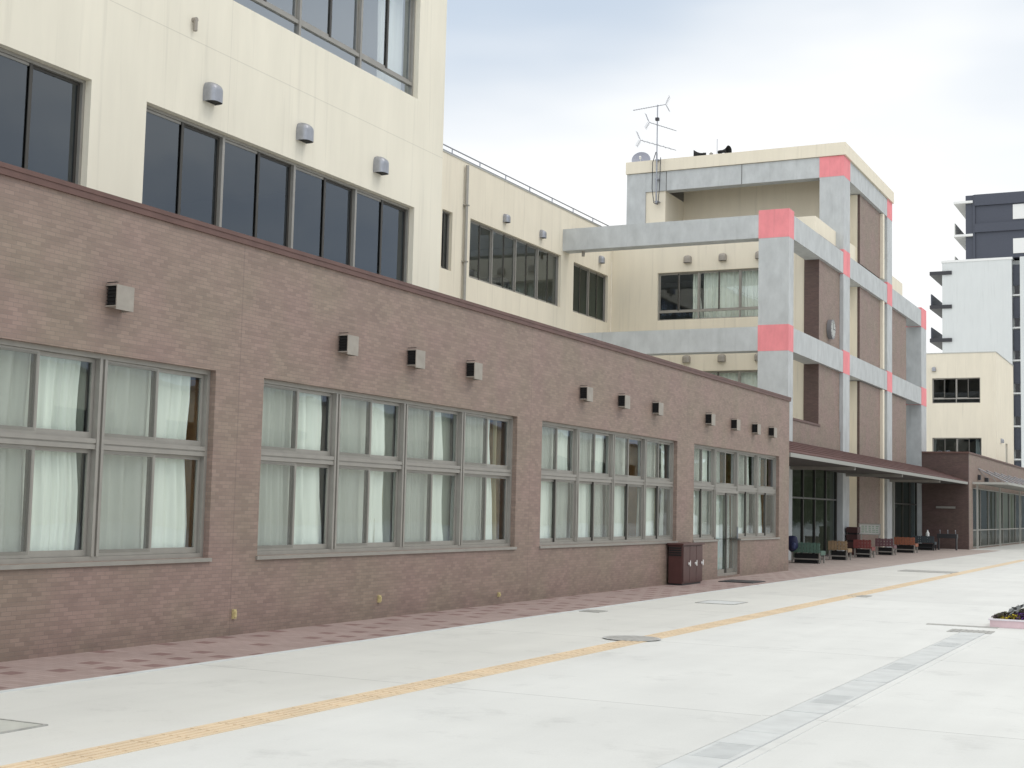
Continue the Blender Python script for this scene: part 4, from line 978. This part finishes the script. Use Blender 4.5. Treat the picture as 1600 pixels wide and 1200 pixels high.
nb = thing('notice_board', (-1.75, 55.5, 0), 'white notice board on short legs behind the red bench', 'notice board')
t = MB(); t.box(WORLD, -2.15, -1.35, 56.2, 56.23, .80, 1.18); t.build('panel', M['white'], nb)
t = MB(); pane_frame(t, front(56.19), -2.18, -1.32, .77, 1.21, 0, .03, .03); t.build('frame', M['alu_light'], nb)
for x in (-2.12, -1.42):
    t = MB(); t.box(WORLD, x, x+.04, 56.235, 56.275, 0, 1.2); t.build('leg', M['alu_light'], nb)
t = MB()
rn = random.Random(5)
for r_ in range(4):
    for c_ in range(5): t.box(WORLD, -2.08+c_*.14, -1.99+c_*.14+rn.uniform(-.02, .03), 56.184, 56.188, .86+r_*.075, .90+r_*.075)
t.build('paper_slips', mat('pale_green_paper', (.45, .55, .45), .8), nb)
cr_ = thing('storage_crate', (-2.0, 53.0, 0), 'dark reddish crate standing behind the red bench beside the pillar', 'crate')
t = MB(); fr_ = WORLD
for z in (.02, .30, .58, .86):
    for q in ((-2.13, -1.71, 53.8, 53.825), (-2.13, -1.71, 54.275, 54.3), (-2.13, -2.105, 53.83, 54.27), (-1.735, -1.71, 53.83, 54.27)): t.box(WORLD, *q, z, z+.22)
t.build('slats', mat('dark_red_plastic', (.06, .022, .02), .5), cr_)
t = MB(); t.box(WORLD, -2.1, -1.74, 53.83, 54.27, .02, .98); t.build('contents', M['black'], cr_)
bt_ = thing('plastic_bottle', (-1.2, 65.75, .42), 'white plastic bottle standing on the dark slate bench', 'bottle')
t = MB(); c = (-1.2, 65.85)
for (z0, r0, z1, r1) in ((.421, .08, .78, .08), (.78, .08, .88, .03), (.88, .03, .93, .03)): t.tube((*c, z0), (*c, z1), r0, r1, n=12)
t.build('bottle_body', M['white'], bt_)
t = MB(); t.tube((*c, .931), (*c, .97), .035, n=10); t.build('cap', M['navy_panel'], bt_)
bw = thing('wash_basin', (-.6, 67.6, 0), 'grey steel wash stand behind the dark slate bench', 'wash stand')
t = MB(); t.box(WORLD, -1.05, -.15, 67.4, 67.8, .55, .75); t.build('basin', M['dark_steel'], bw, bevel=.01)
for x in (-.95, -.6, -.25):
    t = MB(); t.tube((x, 67.7, .75), (x, 67.7, .93), .018, n=6); t.tube((x, 67.7, .93), (x, 67.55, .90), .015, n=6); t.build('tap', M['steel'], bw)
for x in (-1.02, -.22):
    t = MB(); t.box(WORLD, x, x+.05, 67.45, 67.75, 0, .55); t.build('leg', M['dark_steel'], bw)

# flower trough at the right
pl = thing('flower_trough', (8.1, 21.9, 0), 'low pale pink trough filled with dark leaves and yellow and purple flowers', 'planter')
t = MB(); x0, x1, y0, y1 = 7.42, 8.75, 21.45, 22.25
def ring(a, x0, x1, y0, y1, z0, z1, th):
    a.box(WORLD, x0, x1, y0, y0+th, z0, z1); a.box(WORLD, x0, x1, y1-th, y1, z0, z1); a.box(WORLD, x0, x0+th, y0+th, y1-th, z0, z1); a.box(WORLD, x1-th, x1, y0+th, y1-th, z0, z1)
ring(t, x0, x1, y0, y1, 0, .10, .03); t.build('trough', mat('pale_pink_plastic', (.72, .55, .58), .5, noise=.05), pl, bevel=.004)
t = MB(); ring(t, x0-.02, x1+.02, y0-.02, y1+.02, .1, .125, .06); t.build('rim', mat('offwhite_plastic', (.74, .70, .74), .5), pl, bevel=.004)
t = MB(); t.box(WORLD, x0+.032, x1-.032, y0+.032, y1-.032, .01, .09); t.build('soil', mat('dark_soil', (.03, .022, .016), .95), pl)
def leaves(pts, size, m, name, seed, flat=.5):
    rn = random.Random(seed); a = MB()
    for p in pts:
        d = Vector((rn.gauss(0, 1), rn.gauss(0, 1), rn.gauss(flat, .6))).normalized(); s_ = d.orthogonal().normalized(); s2 = d.cross(s_); k = size*rn.uniform(.6, 1.3)
        q = Vector(p); a.quad(q-s_*k, q+s2*k*.5, q+s_*k, q-s2*k*.5)
    return a.build(name, m, pl)
rn = random.Random(11)
def hgt(x): return .13+.05*min(1, (x-7.45)/.25)+.14*max(0, min(1, (x-7.7)/.35))
P_ = []
for _ in range(2600):
    x = rn.uniform(x0+.02, x1-.03); y = rn.uniform(y0+.02, y1-.02); P_.append((x, y, .09+rn.random()**.6*(hgt(x)-.06)))
leaves(P_[:1500], .028, mat('dark_purple_brown_leaf', (.045, .03, .03), .6), 'dark_leaves', 1)
leaves([p for p in P_[1500:2300]], .03, mat('olive_leaf', (.07, .075, .03), .6), 'olive_leaves', 2)
leaves([(p[0], p[1], p[2]+.05) for p in P_[2300:] if p[0] > 7.68], .05, mat('silver_grey_leaf', (.22, .23, .23), .7), 'silver_leaves', 3)
fl = []
for cx in (7.62, 7.70, 7.58, 7.75): fl += [(cx+rn.gauss(0, .03), y0+.05+rn.random()*.15, hgt(cx)*.85+rn.gauss(0, .012)) for _ in range(26)]
leaves(fl, .022, mat('yellow_petal', (.75, .60, .05), .6), 'yellow_flowers', 4, -.5)
fl = []
for cx in (7.84, 7.90, 8.0, 8.1, 8.3, 8.5): fl += [(cx+rn.gauss(0, .035), y0+.04+rn.random()*.12, .14+rn.random()*.08) for _ in range(26)]
leaves(fl, .022, mat('purple_petal', (.13, .03, .28), .6), 'purple_flowers', 5, -.5)
print('objects', len(bpy.data.objects))
